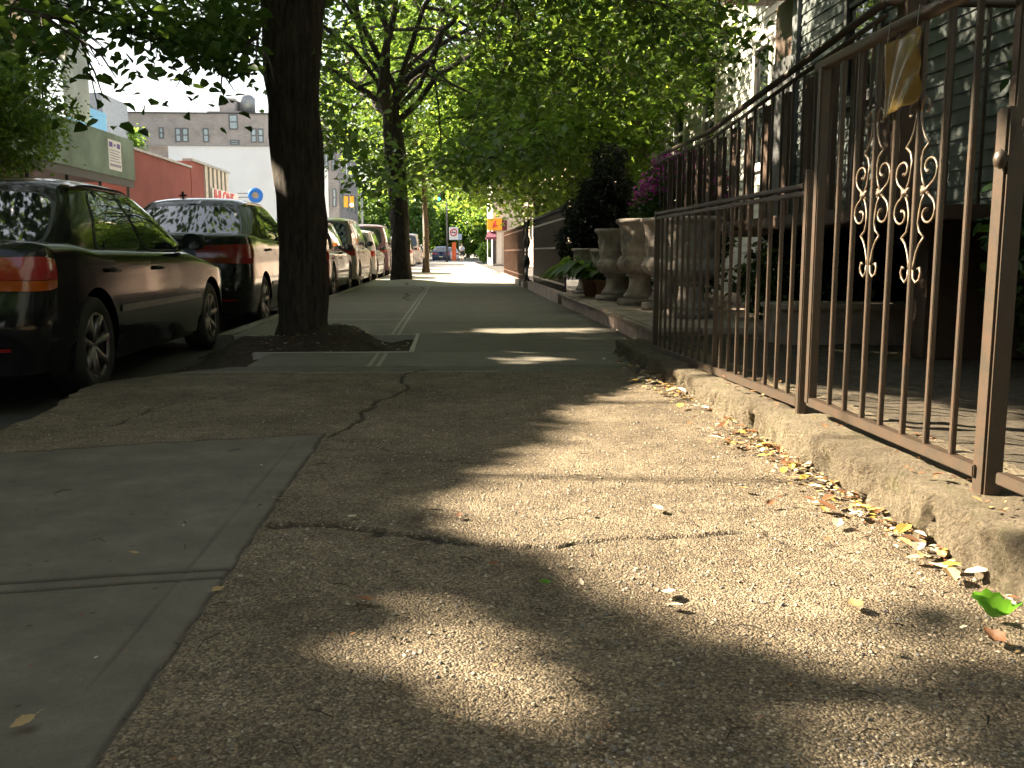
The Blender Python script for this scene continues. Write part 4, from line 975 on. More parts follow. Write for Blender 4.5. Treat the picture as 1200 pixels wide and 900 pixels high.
# ------------------------------------------------------------------ cars
def car(label, xc, y0, kind, paint, H=1.42, L=4.4, W=1.72, lamp='wide', full=True, name='parked_car', rz=0.0, z=ROAD_Z, dbelt=0.0):
    t = thing(name, label, 'car', (xc, y0, z), rz, 'cars parked along the kerb')
    hwm = W / 2; sed = kind == 'sedan'
    wr = 0.31 if sed else 0.34; wy = (0.93, L - 0.86) if sed else (0.82, L - 0.84)
    belt = (0.60 * H + 0.06 if sed else 0.57 * H + .04) + dbelt
    hood = belt - 0.02
    if sed: top = [(0, belt - 0.03), (0.05, belt + .02), (0.2, belt + 0.05), (0.7, belt + .05), (1.0, belt + .02), (L * .68, belt), (L * .72, hood), (L * .9, hood - .10), (L * .97, hood - .19), (L, hood - .34)]
    else: top = [(0, belt), (L * .72, belt), (L * .76, hood), (L * .92, hood - .06), (L * .98, hood - .15), (L, hood - .3)]
    ts, tz = zip(*top)
    def zt(s): return float(np.interp(s, ts, tz))
    def hw(s):
        r1, r2 = 0.42, 0.75; f = 1.0
        if s < r1: f = max(0.0, 1 - ((r1 - s) / r1) ** 5) ** (1 / 3.2)
        if s > L - r2: f = min(f, max(0.0, 1 - ((s - L + r2) / r2) ** 3.6) ** (1 / 2.6))
        return hwm * f
    def fz(zz): 
        a = (zz - 0.55) / 0.5; return 1 - 0.055 * a * a - (0.02 if zz < .33 else 0)
    def shear(s, zz):
        e = max(0.0, 1 - s / 0.5); gg = 0.0
        if zz > 0.62: gg = (zz - 0.62) * (0.30 if sed else 0.12)
        elif zz > 0.34: gg = -0.045 * math.sin((zz - .34) / .28 * math.pi) ** .5 + 0
        e2 = max(0.0, 1 - (L - s) / 0.5); return e * gg + e2 * (-0.05 * (zz - .4) if zz > .4 else 0)
    def BS(s, zz, side=1, off=0.0):
        p = np.array([side * hw(s) * fz(zz), s + shear(s, zz), zz])
        if off:
            ds = 0.004; s0, s1 = max(0.0005, s - ds), min(L - .0005, s + ds)
            tx = hw(s1) - hw(s0); ty = s1 - s0; l = math.hypot(tx, ty) + 1e-9
            p = p + off * np.array([side * ty / l, -tx / l, 0])
        return p
    base = 0.19 if sed else 0.24; arch = wr + 0.055
    def zb(s):
        zz = base + (0.04 if s < .3 or s > L - .3 else 0)
        for c in wy:
            if abs(s - c) < arch: zz = max(zz, wr + math.sqrt(arch ** 2 - (s - c) ** 2))
        return zz
    k = 1 if full else 2
    ss = sorted(set([round(x, 4) for x in list(0.42 * (np.linspace(0, 1, 26 // k) ** 2.6)) + list(np.linspace(.42, L - .75, 44 // k)) + list(L - 0.75 * (np.linspace(0, 1, 26 // k) ** 2.2))] + [round(c + arch * math.cos(a), 4) for c in wy for a in np.linspace(0, math.pi, 26 // k)]))
    V = []; Fc = []; nk = 12
    for s in ss:
        b_ = zb(s); zt_ = zt(s); zs = zt_ - 0.05; h_ = hw(s)
        row = [BS(s, b_ + (zs - b_) * (q / nk)) for q in range(nk + 1)]
        yy = s + shear(s, zt_)
        e_ = row[-1][0]
        row += [np.array([e_ * .985, yy, zt_ - .025]), np.array([e_ * .94, yy, zt_ - .006]), np.array([e_ * .8, yy, zt_ + .006]), np.array([e_ * .45, yy, zt_ + .016]), np.array([0, yy, zt_ + .02])]
        full_row = row + [np.array([-p[0], p[1], p[2]]) for p in row[:-1][::-1]]
        V += full_row
    n = len(full_row)
    for i in range(len(ss) - 1):
        for j in range(n - 1): Fc.append((i * n + j, (i + 1) * n + j, (i + 1) * n + j + 1, i * n + j + 1))
    Fc.append(tuple(range(n))); Fc.append(tuple(range((len(ss) - 1) * n, len(ss) * n))[::-1])
    # seams in the same mesh (dark)
    body = add('body', V, Fc, [paint, M['under']], t, True)
    # underbody
    MB().box(-hwm + .24, hwm - .24, 0.25, L - .25, base, min(belt - .05, .8)).build('underbody', M['under'], t)
    # greenhouse
    if sed: sr0, sr1, sf1, sf0 = 0.62, 1.36, L * .565, L * .745
    else: sr0, sr1, sf1, sf0 = (0.12, 0.42, L * .60, L * .775) if kind != 'van' else (0.10, 0.30, L * .66, L * .86)
    wb, wt = hwm * 0.925, hwm * (0.655 if sed else 0.76); zr = H - 0.055
    def side(u, v, sd=1, off=0.0):
        y = (sr0 + (sf0 - sr0) * u) * (1 - v) + (sr1 + (sf1 - sr1) * u) * v
        bend = 0.05 * (2 * u - 1) ** 4
        x = wb + (wt - wb) * v + 0.035 * math.sin(math.pi * v) - bend * (1 - .4 * v)
        zz = (belt - 0.035) * (1 - v) + (zr - 0.05 * (2 * u - 1) ** 4 + (0.01 if 1 else 0)) * v
        nx, nz = 0.93, 0.36
        return np.array([sd * (x + off * nx), y, zz + off * nz])
    def end(u, v, rear=True, off=0.0):     # u -1..1
        uu = 0.0 if rear else 1.0; e = side(uu, v); x = u * e[0]
        bow = (0.10 if rear else 0.14) * (1 - u * u) * (1 - .35 * v); y = e[1] + (-bow if rear else bow)
        sl = math.atan2(zr - belt, abs((sr1 - sr0) if rear else (sf0 - sf1)))
        return np.array([x, y + (-1 if rear else 1) * off * math.sin(sl), e[2] + 0.012 * (1 - u * u) * v + off * math.cos(sl)])
    us = np.linspace(0, 1, 25); vs = np.linspace(0, 1, 9); V = []; Fc = []
    def addg(fn, us, vs, flip=False):
        b = len(V); v_, f_ = grid(fn, us, vs); V.extend(v_); Fc.extend([tuple(b + i for i in (f[::-1] if flip else f)) for f in f_])
    addg(lambda u, v: side(u, v), us, vs); addg(lambda u, v: side(u, v, -1), us, vs, True)
    addg(lambda u, v: end(u, v, True), np.linspace(-1, 1, 17), vs); addg(lambda u, v: end(u, v, False), np.linspace(-1, 1, 17), vs, True)
    def roof(u, v):   # u along, v across -1..1
        e = side(u, 1.0); ye = e[1] + (-(0.10 * .65) * (1 - v * v) * (1 - u) ** 6 + (0.14 * .65) * (1 - v * v) * u ** 6)
        return np.array([v * e[0], ye, e[2] + 0.045 * (1 - v ** 4) * (math.sin(math.pi * u) ** .35 if 0 < u < 1 else 0) + 0.012 * (1 - v * v)])
    addg(roof, us, np.linspace(-1, 1, 15))
    ro = add('roof', V, Fc, paint, t, True)
    bmw = bmesh.new(); bmw.from_mesh(ro.data); bmesh.ops.remove_doubles(bmw, verts=bmw.verts, dist=0.004); bmw.to_mesh(ro.data); bmw.free()
    def pane(fn, name, mat, n1=12, n2=8, parent=t, rd=0.10):
        def g2(a, b):
            a2 = a * (1 - rd * abs(b) ** 6); b2 = b * (1 - rd * abs(a) ** 6); return fn(a2, b2)
        v_, f_ = grid(g2, np.linspace(-1, 1, n1), np.linspace(-1, 1, n2)); return add(name, v_, f_, mat, parent, True)
    if sed: cuts = [(0.17, 0.50, 0.10, .90), (0.53, 0.905, 0.10, .90)]
    elif kind == 'van': cuts = [(0.05, 0.32, .12, .9), (0.35, 0.60, .12, .9), (0.63, 0.92, .12, .9)]
    else: cuts = [(0.06, 0.27, .12, .9), (0.31, 0.57, .12, .9), (0.60, 0.93, .12, .9)]
    for sd in (-1, 1):
        for (a, b, c, d) in cuts:
            fn = lambda e, off: (lambda p, q: side((a + b) / 2 + (b - a + 2 * e) / 2 * p, (c + d) / 2 + (d - c + 5 * e) / 2 * q, sd, off))
            pane(fn(0.008, 0.004), 'window_trim', M['trim'], parent=t); pane(fn(0, 0.008), 'window', M['glass'])
            if sed and a < .3:   # divider of the rear quarter glass
                MB().tube([side(a + .055, c, sd, .012), side(a + .075, d, sd, .012)], 0.008, 5).build('divider', M['black'], t)
    for rear in (True, False):
        fn = lambda e, off: (lambda p, q: end(p * (0.86 + e), 0.5 + (0.41 + e) * q, rear, off))
        pane(fn(0.03, 0.004), 'window_trim', M['trim']); pane(fn(0, 0.009), 'rear_window' if rear else 'windshield', M['glass'], 16, 8)
    if not full: pass
    # side trims, seams, handles
    def strip(s0, s1, z0, z1, mat, name, off=0.004, n=24, sds=(-1, 1)):
        for sd in sds:
            v_, f_ = grid(lambda a, b: BS(a, b, sd, off), np.linspace(s0, s1, n), np.linspace(z0, z1, 3)); add(name, v_, f_, mat, t, True)
    strip(wy[0] + arch + .03, wy[1] - arch - .03, 0.50, 0.545, M['trim'] if sed else M['black'], 'side_moulding', 0.010)
    seam = (side(.16, .0)[1], side(0.515, 0)[1], side(.93, 0)[1])
    for s_ in seam:
        if abs(s_ - wy[0]) < arch - .1: s_ = wy[0] + arch + .02
        strip(s_ - .004, s_ + .004, base + .06, belt - .05, M['under'], 'door_seam', 0.002, 2)
    for s_ in (seam[0] + 0.16, seam[1] + .14):
        for sd in (-1, 1):
            p = BS(s_, belt - .12, sd, 0.02); MB().box(p[0] - .012, p[0] + .012, p[1] - .09, p[1] + .09, p[2] - .014, p[2] + .014, 0.006).build('door_handle', M['black'] if sed else paint, t, True)
    for sd in (-1, 1):
        p = side(0.885, 0.08, sd, 0.03); mb = MB()
        mb.lathe([(0.0, -.085), (0.07, -.07), (0.098, 0), (0.075, .065), (0, .08)], (0, 0, 0), 16)
        m_ = mb.build('wing_mirror', M['black'] if sed else paint, t, True, (p[0] + sd * 0.10, p[1], p[2] + 0.07)); m_.scale = (1.05, 0.62, 0.85)
        g_ = MB().lathe([(0, -.002), (.078, -.001), (.078, .001), (0, .002)], (0, 0, 0), 16).build('mirror_glass', M['glass'], m_, False, (0, -0.098, 0)); g_.rotation_euler = (math.pi / 2, 0, 0)
        MB().tube([(-sd * .12, 0.02, -.06), (-sd * .02, 0, -.03)], 0.03, 6).build('mirror_arm', M['black'], m_)
    # rear lamps
    zz0, zz1 = (belt - 0.22, belt - 0.03) if lamp == 'wide' else ((belt - .28, belt - .06) if sed else (belt - .16, belt + .02))
    for sd in (-1, 1):
        if lamp in ('wide', 'corner'):
            smax = 0.30 if sed else .22
            def tl(a, b, z0=zz0, z1=zz1, s0=0.0035, s1=smax):
                zc_ = (zz0 + zz1) / 2; z_ = z0 + (z1 - z0) * b; z_ = zc_ + (z_ - zc_) * (1 - .30 * (1 - a) ** 3 - .18 * a ** 8); return BS(s0 + (s1 - s0) * a ** 2.2, z_, sd, 0.008 + .01 * math.sin(math.pi * min(1, max(0, (z_ - zz0) / (zz1 - zz0)))))
            zm = zz0 + 0.06
            v_, f_ = grid(lambda a, b: tl(a, b, zm, zz1), np.linspace(0, 1, 16), np.linspace(0, 1, 4)); l_ = add('tail_light', v_, f_, M['red'], t, True)
            v_, f_ = grid(lambda a, b: tl(a, b, zz0, zm - .003), np.linspace(0, 1, 16), np.linspace(0, 1, 3)); add('indicator', v_, f_, M['amber'] if lamp == 'wide' else M['red'], l_, True)
        else:
            v_, f_ = grid(lambda a, b: BS(0.004 + .14 * a ** 2.2, belt - .2 + .17 * b, sd, 0.012), np.linspace(0, 1, 10), np.linspace(0, 1, 4)); add('tail_light', v_, f_, M['red'], t, True)
            v_, f_ = grid(lambda a, b: side(0.0 + 0.05 * a, 0.02 + .5 * b, sd, 0.012), np.linspace(0, 1, 4), np.linspace(0, 1, 6)); add('tail_light', v_, f_, M['red'], t, True)
        v_, f_ = grid(lambda a, b: BS(L - .42 + .34 * a, hood - .30 + .14 * b, sd, 0.008), np.linspace(0, 1, 12), np.linspace(0, 1, 4)); add('headlight', v_, f_, M['clear'], t, True)
    # bumper strip, plate, exhaust
    def bs(a, b): 
        q = a * 2 - 1; sd = 1 if q > 0 else -1; s_ = 0.002 + 0.5 * max(0, abs(q) - 0.0) ** 9 ; 
        p = BS(s_, .40 + .035 * b, sd, 0.012); fl = min(1.0, abs(q) / .72); return np.array([sd * fl * (abs(p[0]) if abs(q) > .72 else hw(.012) * fz(.42)), p[1] - 0.0, p[2]])
    MB().box(-.17, .17, -0.065 - .012, -0.03, 0.50 if not sed else .44, .62 if not sed else .55).build('licence_plate', M['plate'], t)
    MB().tube([(hwm * .55, -0.02, 0.22), (hwm * .55, 0.3, 0.22)], 0.03, 8).build('exhaust', M['rim'], t)
    if sed: v_, f_ = grid(lambda a, b: BS(0.004 + .06 * a ** 2, .36 + .02 * b, 1, 0.008), np.linspace(0, 1, 8), np.linspace(0, 1, 2)); add('reflector', v_, f_, M['red'], t)
    # wheels
    for c in wy:
        for sd in (-1, 1):
            w = bpy.data.objects.new('wheel', None); SC.collection.objects.link(w); w.parent = t; w.location = (sd * (hwm - 0.115), c, wr); w.rotation_euler = (0, math.pi / 2 * sd, 0); w.empty_display_size = .1
            MB().lathe([(wr * .66, -.095), (wr * .9, -.1), (wr * .985, -.08), (wr, -.04), (wr, .04), (wr * .985, .08), (wr * .9, .1), (wr * .68, .095), (wr * .66, .08), (wr * .64, 0)], (0, 0, 0), 40).build('tyre', M['tyre'], w, True)
            mb = MB(); ri = wr * 0.665
            mb.lathe([(0, .055), (.045, .062), (.05, .055), (.045, 0)], (0, 0, 0), 20)
            for a in range(7 if sed else 5):
                an = a * 2 * math.pi / (7 if sed else 5); mb.tube([(0.02 * math.cos(an), .02 * math.sin(an), .052), (ri * math.cos(an), ri * math.sin(an), .07)], [0.026, 0.034], 6)
            mb.tube([(ri * .97 * math.cos(q * math.pi / 16), ri * .97 * math.sin(q * math.pi / 16), .08) for q in range(33)], 0.014, 6, False)
            mb.build('rim', M['rim'], w, True)
            MB().lathe([(0, .0), (ri, .0), (ri, .03), (0, .03)], (0, 0, 0), 24).build('brake_disc', M['hub'], w)
    return t
P_ = lambda n, c, r=0.2: paint_mat(n, c, r)
CX = -2.22 - 0.86
c1 = car('black four door sedan nearest the camera, parked at the kerb on the left', CX, 5.12, 'sedan', P_('paint_black', (0.010, 0.011, 0.012), 0.12), H=1.40, L=4.6, W=1.74, lamp='wide')
c2 = car('black coupe with red wraparound rear lamps parked directly ahead of the nearest sedan', CX - 0.02, 10.45, 'sedan', P_('paint_black2', (0.012, 0.014, 0.012), 0.12), H=1.56, L=4.7, W=1.80, lamp='corner', dbelt=0.05)
MB().box(-.012, .012, -.012, .012, 0, .05).box(-.05, .05, -.012, .012, .05, .075, .01).box(-.015, .015, -.015, .015, .075, .11, .006).build('aerial', M['black'], c2, False, (-0.25, 1.75, 1.535))
car('dark maroon hatchback mostly hidden behind the nearest tree trunk', CX + .02, 17.0, 'suv', P_('paint_maroon', (0.09, 0.018, 0.018), 0.2), H=1.52, L=4.5, W=1.74, lamp='corner', full=False)
car('pale gold sport utility car third along past the nearest tree', CX, 22.0, 'suv', P_('paint_gold', (0.34, 0.30, 0.22), 0.25), H=1.72, L=4.7, W=1.78, lamp='pillar', full=False)
car('silver grey hatchback left of the second tree trunk', CX, 27.5, 'suv', P_('paint_silver', (0.33, 0.34, 0.34), 0.22), H=1.56, L=4.5, W=1.76, lamp='corner', full=False)
car('dark maroon minivan rising behind the silver hatchback', CX - 0.05, 33.0, 'van', P_('paint_plum', (0.12, 0.06, 0.07), 0.25), H=1.88, L=4.9, W=1.9, lamp='pillar', full=False)
car('white station car just right of the second trunk with red rear lamps', CX + .15, 50.0, 'suv', P_('paint_white', (0.62, 0.6, 0.55), 0.25), H=1.7, L=4.6, W=1.8, lamp='corner', full=False)
car('pale minivan with tall red pillar lamps near the slim tree', CX + .15, 60.0, 'van', P_('paint_beige', (0.5, 0.46, 0.4), 0.25), H=2.1, L=5.0, W=1.95, lamp='pillar', full=False)
car('small white car furthest along the parked row beside the slim tree', CX + .3, 71.0, 'suv', P_('paint_white2', (0.6, 0.6, 0.58), 0.25), H=1.5, L=4.3, W=1.75, lamp='corner', full=False)
car('grey hatchback hidden behind the second tree trunk', CX + .05, 42, 'suv', P_('paint_grey', (0.2, 0.21, 0.22), 0.25), H=1.6, L=4.4, W=1.76, lamp='corner', full=False)
car('dark blue car seen from behind at the far junction', D(517, 300, 92)[0], 92, 'sedan', P_('paint_navy', (0.03, 0.045, 0.08), 0.25), H=1.5, L=4.5, W=1.8, lamp='corner', full=False)
car('white car at the far junction right of the dark blue car', D(528, 300, 99)[0], 99, 'sedan', P_('paint_white3', (0.65, 0.65, 0.65), 0.25), H=1.45, L=4.5, W=1.8, lamp='corner', full=False)

# ------------------------------------------------------------------ far left buildings
br_grey = brick_mat('grey_brick', (0.25, 0.235, 0.235), (0.31, 0.285, 0.28), (0.3, 0.28, 0.26)); br_red = simple('red_painted_brick', (0.30, 0.09, 0.075), 0.85, var=0.15, scale=1.0, bump=0.3, bscale=12)
def wfront(parent, x0, x1, Y, z0, z1, glass=M['winglass']):
    w = 0.10; mb = MB(); mb.box(x0, x0 + w, Y - .06, Y + .02, z0, z1).box(x1 - w, x1, Y - .06, Y + .02, z0, z1).box(x0 + w, x1 - w, Y - .058, Y + .02, z1 - w, z1).box(x0 + w, x1 - w, Y - .058, Y + .02, z0, z0 + w).box(x0 + w, x1 - w, Y - .05, Y + .02, (z0 + z1) / 2 - .05, (z0 + z1) / 2 + .05)
    f = mb.build('window', M['wframe'], parent); MB().box(x0 + w, x1 - w, Y - .02, Y - .004, z0 + w, z1 - w).build('pane', glass, f)
def DX(px, Y): return D(px, 296, Y)[0]
def DZ(py, Y): return D(530, py, Y)[2]
b = thing('brick_apartment_building', 'wide flat roofed brown brick apartment building behind the white wall', 'building', (0, 0, 0)); Y = 80
MB().box(DX(150, Y), DX(399, Y), Y, Y + 16, -0.1, DZ(136, Y)).build('wall', br_grey, b)
MB().box(DX(149, Y), DX(400, Y), Y - .12, Y + 16.1, DZ(136, Y), DZ(134.5, Y)).build('parapet', M['dkgrey'], b)
MB().box(DX(250, Y), DX(292, Y), Y - .05, Y + 4, DZ(160, Y), DZ(133, Y)).build('raised_bay', br_grey, b)
MB().box(DX(263, Y), DX(281, Y), Y + .3, Y + 5, DZ(134, Y), DZ(117, Y)).build('stair_tower', br_grey, b)
MB().lathe([(0, 0), (.75, 0), (.75, 1.3), (0.5, 1.55), (0, 1.6)], (DX(289, Y), Y + 2, DZ(134, Y) + .1), 20).build('water_tank', M['metal'], b, True)
for (a, c) in ((164, 171), (172, 178.5), (212, 219), (220, 227.5), (244, 251), (299, 306), (307, 314)): wfront(b, DX(a, Y), DX(c, Y), Y - .002, DZ(169, Y), DZ(152.5, Y))
for (a, c, e, f_) in ((193.5, 199, 165, 152), (274.5, 285, 154, 136.5), (275, 286, 172, 166), (326, 331, 168, 152)): wfront(b, DX(a, Y), DX(c, Y), Y - (.052 if a in (274.5, 275) else .002), DZ(e, Y), DZ(f_, Y))
for z in np.arange(1.6, DZ(172, Y) - 1, 2.9):
    for a in (383, 391): wfront(b, DX(a, Y), DX(a + 5, Y), Y - .002, z, z + 1.5)
for z in np.arange(1.6, 11, 2.9):
    for y_ in (82, 85.5, 89, 92.5):
        window(b, DX(399, Y) - 0, y_, y_ + 1.3, z, z + 1.6, M['wframe'], M['winglass'])
for (a, c) in ((181, 183.5), (215, 217)):
    MB().box(DX(a, Y), DX(c, Y), Y - .01, Y + .02, DZ(160, Y), DZ(159.5, Y)).build('vent', M['white'], b)
Y = 58
b = thing('white_wall_building', 'tall blank white side wall behind the red brick shop', 'building', (0, 0, 0))
wm = simple('white_wall', (0.80, 0.85, 0.86), 0.8, var=0.05, scale=0.5)
MB().box(DX(203, Y), DX(352, Y), Y, Y + 14, -0.1, DZ(173, Y)).build('wall', wm, b); MB().box(DX(180, Y), DX(203, Y) - .004, Y + .2, Y + 10, -.1, DZ(173, Y)).build('side_wall', brick_mat('pale_brick', (0.42, 0.36, 0.32), (0.34, 0.3, 0.28), (0.5, 0.48, 0.45)), b)
MB().box(DX(180, Y), DX(352, Y), Y - .08, Y + .15, DZ(173, Y) + .002, DZ(171.6, Y)).build('coping', M['metal'], b)
# red shop: wall runs along the street
b = thing('red_shop_building', 'low red painted brick building beyond the green shed', 'building', (0, 0, 0)); RXx = -10.6
def yw(px): return -RXx * F / (530 - px) * 0.998
yA, yB, yC, yE = yw(170), yw(238), yw(252), yw(279)
MB().box(RXx - 9, RXx, yA, yB, -0.1, 4.15).build('wall', br_red, b); MB().box(RXx - 9, RXx + .02, yB + .003, yC, -0.1, 4.45).build('wall', br_red, b)
MB().box(RXx - .3, RXx + .08, yA, yB, 4.152, 4.24).build('coping', M['metal'], b); MB().box(RXx - .3, RXx + .1, yB, yE, 4.452, 4.55).build('coping', M['metal'], b)
MB().box(RXx - 9, RXx - .1, yC + .002, yE, -0.1, 4.45).build('glazed_front', M['dkgrey'], b)
for k in range(6): MB().box(RXx - .09, RXx + .06, yC + .1 + k * (yE - yC) / 6, yC + .1 + (k + .55) * (yE - yC) / 6, -0.1, 4.45).build('pier', M['cream'], b)
sg = thing('shop_sign', 'white fascia sign with red lettering on the piered shop front', 'sign', (RXx + .13, yC + .9, 2.95)); LL = yE - yC + .6
MB().box(-.04, 0, 0, LL, -.1, .62).build('board', M['white'], sg)
text_mesh('lettering', 'JHI ONE', 0.80, M['sign_red'], sg, (0.012, LL * 0.97, 0.02), (math.pi / 2, 0, -math.pi / 2), 0.01, 1.35).rotation_euler = (math.pi / 2, 0, math.pi / 2)
sg.children[-1].location = (0.012, 0.25, 0.03)
rs_ = thing('round_sign', 'blue ring shaped sign with pale centre projecting beside the shop', 'sign', D(299.5, 229, 50)); 
o = MB().lathe([(.17, -.06), (.38, -.08), (.38, .08), (.17, .06), (.17, -.06)], (0, 0, 0), 36).build('ring', M['blue'], rs_, True); o.rotation_euler = (math.pi / 2, 0, 0)
o = MB().lathe([(0, -.04), (.168, -.04), (.168, .04), (0, .04)], (0, 0, 0), 24).build('centre', M['tan'], rs_); o.rotation_euler = (math.pi / 2, 0, 0)
MB().tube([(-.9, 0, .1), (-.38, 0, .1)], 0.03, 6).tube([(-.9, 0, -.1), (-.38, 0, -.1)], 0.03, 6).build('bracket', M['metal'], rs_)
# sidewalk shed
b = thing('sidewalk_shed', 'green plywood construction shed over the far pavement with steel legs', 'construction shed', (0, 0, 0)); SX = -9.75
y0, y1 = 20.5, 30.3; zb_, zt_ = 2.95, 4.15
for k in range(8):
    a = y0 + k * 1.225; MB().box(SX - .03, SX, a + .004, a + 1.221, zb_, zt_).build('plywood_panel', M['plywood'], b)
MB().box(SX - 2.6, SX - .035, y0, y1, zb_ - .05, zb_ + .1).build('deck', M['dkgrey'], b); MB().box(SX - 2.6, SX - .0, y1, y1 + .03, zb_, zt_).build('end_panel', M['plywood'], b)
MB().box(SX - .12, SX - .035, y0, y1, zb_ - .22, zb_ - .052).build('beam', M['dkgrey'], b)
for a in np.arange(y0 + .2, y1, 2.3):
    for x in (SX - .1, SX - 2.4): MB().tube([(x, a, 0), (x, a, zb_ - .05)], 0.045, 8).build('leg', M['dkgrey'], b)
nt = thing('notice', 'white paper notice with purple heading pasted on the green plywood shed', 'notice', (SX + .008, 28.1, 3.12)); ln = 1.05
MB().box(-.006, 0, 0, ln, 0, .85).build('paper', M['white'], nt)
mb = MB(); mb.box(.001, .004, .08, .36, .64, .78).box(.001, .004, .46, .60, .68, .74).box(.001, .004, .72, .96, .64, .78); mb.build('heading', M['purple'], nt)
mb = MB()
for k in range(5): mb.box(.001, .004, .1, .95 - .1 * (k % 2), .54 - k * .075, .565 - k * .075)
mb.box(.001, .004, .08, .97, .10, .17); mb.build('lines', M['ink'], nt)
# scaffolded building (casts the long shade across the pavement)
b = thing('scaffolded_building', 'tall netted building under scaffolding at the left edge', 'building', (0, 0, 0)); BX = -11.2
MB().box(BX - 9, BX, 16.5, 26.6, -0.1, 12.5).build('wall', brick_mat('scaff_brick', (0.2, 0.15, 0.12), (0.26, 0.2, 0.16), (0.3, 0.28, 0.25)), b)
for z in np.arange(4.2, 13, 1.95): 
    MB().box(BX, BX + 1.0, 16.6, 27.6, z, z + .05).build('plank_deck', M['tan'], b)
mb = MB()
for y_ in np.arange(16.6, 27.7, 2.1):
    for x in (BX + .08, BX + 1.0): mb.tube([(x, y_, 4), (x, y_, 13.5)], .025, 6)
    for z in np.arange(4.2, 12.1, 1.95): mb.tube([(BX + .08, y_, z + .9), (BX + 1., y_, z + .9)], .02, 5)
for z in np.arange(4.2, 12.1, 1.95):
    mb.tube([(BX + 1.0, 16.6, z + 1.0), (BX + 1.0, 27.5, z + 1.)], .02, 5)
    for y_ in np.arange(16.6, 26, 2.1): mb.tube([(BX + 1.02, y_, z), (BX + 1.02, y_ + 2.1, z + 1.95)], .015, 5)
mb.build('scaffold_tubes', M['dkgrey'], b)
net = simple('debris_netting', (0.5, 0.55, 0.52), 0.9, var=0.2, scale=1.5)
V, Fc = grid(lambda u, v: (BX + 1.12 + .06 * math.sin(9 * u) * math.sin(5 * v), 26.0 + 1.8 * u, 4.3 + 9 * v), np.linspace(0, 1, 14), np.linspace(0, 1, 30)); o = add('debris_netting', V, Fc, net, b, True)
b = thing('far_block', 'small grey rooftop block with light blue hoarding behind the shed', 'building', (0, 0, 0)); Y = 66
MB().box(DX(90, Y), DX(130, Y), Y, Y + 5, -.1, DZ(113, Y)).build('wall', simple('grey_render', (0.3, 0.33, 0.36), .8), b)
mb = MB(); mb._add([(DX(85, Y), Y - .1, DZ(160, Y)), (DX(134, Y), Y - .1, DZ(162, Y)), (DX(134, Y), Y - .1, DZ(137, Y)), (DX(92, Y), Y - .1, DZ(122, Y)), (DX(85, Y), Y - .03, DZ(160, Y)), (DX(134, Y), Y - .03, DZ(162, Y)), (DX(134, Y), Y - .03, DZ(137, Y)), (DX(92, Y), Y - .03, DZ(122, Y))], [(0, 1, 2, 3), (7, 6, 5, 4), (0, 3, 7, 4), (3, 2, 6, 7), (2, 1, 5, 6), (1, 0, 4, 5)]); mb.build('blue_hoarding', simple('light_blue', (0.25, 0.55, 0.75), .6, var=.1), b)

b = thing('unseen_row_houses', 'unseen brick row left of and behind the camera, added to block sky light', 'houses', (0, 0, 0))  # unseen row added to block low sky, low enough for the sun to clear
MB().box(-23, -13.2, -40, 13.5, -0.1, 8.6).build('wall', brick_mat('row_brick_left', (0.2, 0.1, 0.075), (0.25, 0.13, 0.1), (0.3, 0.28, 0.25)), b); MB().box(-23, -13.0, -40, 13.6, 8.603, 8.9).build('cornice', M['board'], b)
for q in range(20):
    for z in (1.4, 4.4, 6.6): MB().box(-13.22, -13.15, -38 + q * 2.5, -37 + q * 2.5, z, z + 1.5).build('window', M['glass'], b)
# street lamp, signals, signs, poles
p = D(383, 234, 84); q = D(408, 224, 84)
t_ = thing('street_lamp', 'grey cobra head street lamp reaching from behind the nearest trunk', 'street lamp', (p[0] - 1.2, 84, 0))
MB().tube([(0, 0, 0), (0, 0, p[2] - .2)], [0.12, .08], 10).build('pole', M['metal'], t_, True); MB().tube([(0, 0, p[2] - .25), (1.2, 0, p[2]), (q[0] - p[0] + .9, 0, q[2] - .05)], 0.05, 6).build('arm', M['metal'], t_, True)
o = MB().lathe([(0, -.35), (.12, -.3), (.16, 0), (.1, .3), (0, .38)], (0, 0, 0), 12).build('lamp_head', M['metal'], t_, True, (q[0] - p[0] + 1.1, 0, q[2])); o.rotation_euler = (0, math.pi / 2 - .2, 0)
p = D(409, 236, 80)
t_ = thing('traffic_light', 'yellow traffic light hanging from a mast arm left of the second tree', 'traffic light', (D(424, 240, 80)[0], 80, 0))
MB().tube([(0, 0, 0), (0, 0, p[2] + 1.2)], [0.12, .09], 10).build('pole', M['metal'], t_, True); MB().tube([(0, 0, p[2] + .5), (p[0] - t_.location.x - .3, 0, p[2] + .62)], 0.045, 6).build('mast_arm', M['metal'], t_)
dx_ = p[0] - t_.location.x
for k in (-.24, .24): MB().box(dx_ + k - .17, dx_ + k + .17, -.18, .12, p[2] - .5, p[2] + .42, .03).build('signal_head', M['yellow'], t_)
MB().lathe([(0, 0), (.14, 0), (.14, .03), (0, .03)], (0, 0, 0), 16).build('lens', emis('lens_pale', (0.75, 0.9, 0.7), 1.0), t_, False, (dx_ + .24, -.215, p[2] - .3)).rotation_euler = (math.pi / 2, 0, 0)
t_ = thing('traffic_light', 'slim dark signal pole with green light near the middle of the view', 'traffic light', (D(524, 300, 76)[0], 76, 0)); zz = D(514, 229, 76)
MB().tube([(0, 0, 0), (0, 0, 5.6)], [0.08, .06], 8).build('pole', M['dkgrey'], t_, True); MB().tube([(0, 0, 5.2), (zz[0] - t_.location.x, 0, 5.5)], 0.035, 6).build('mast_arm', M['dkgrey'], t_)
MB().box(zz[0] - t_.location.x - .15, zz[0] - t_.location.x + .15, -.12, .12, 4.75, 5.6, .03).build('signal_head', M['dkgrey'], t_)
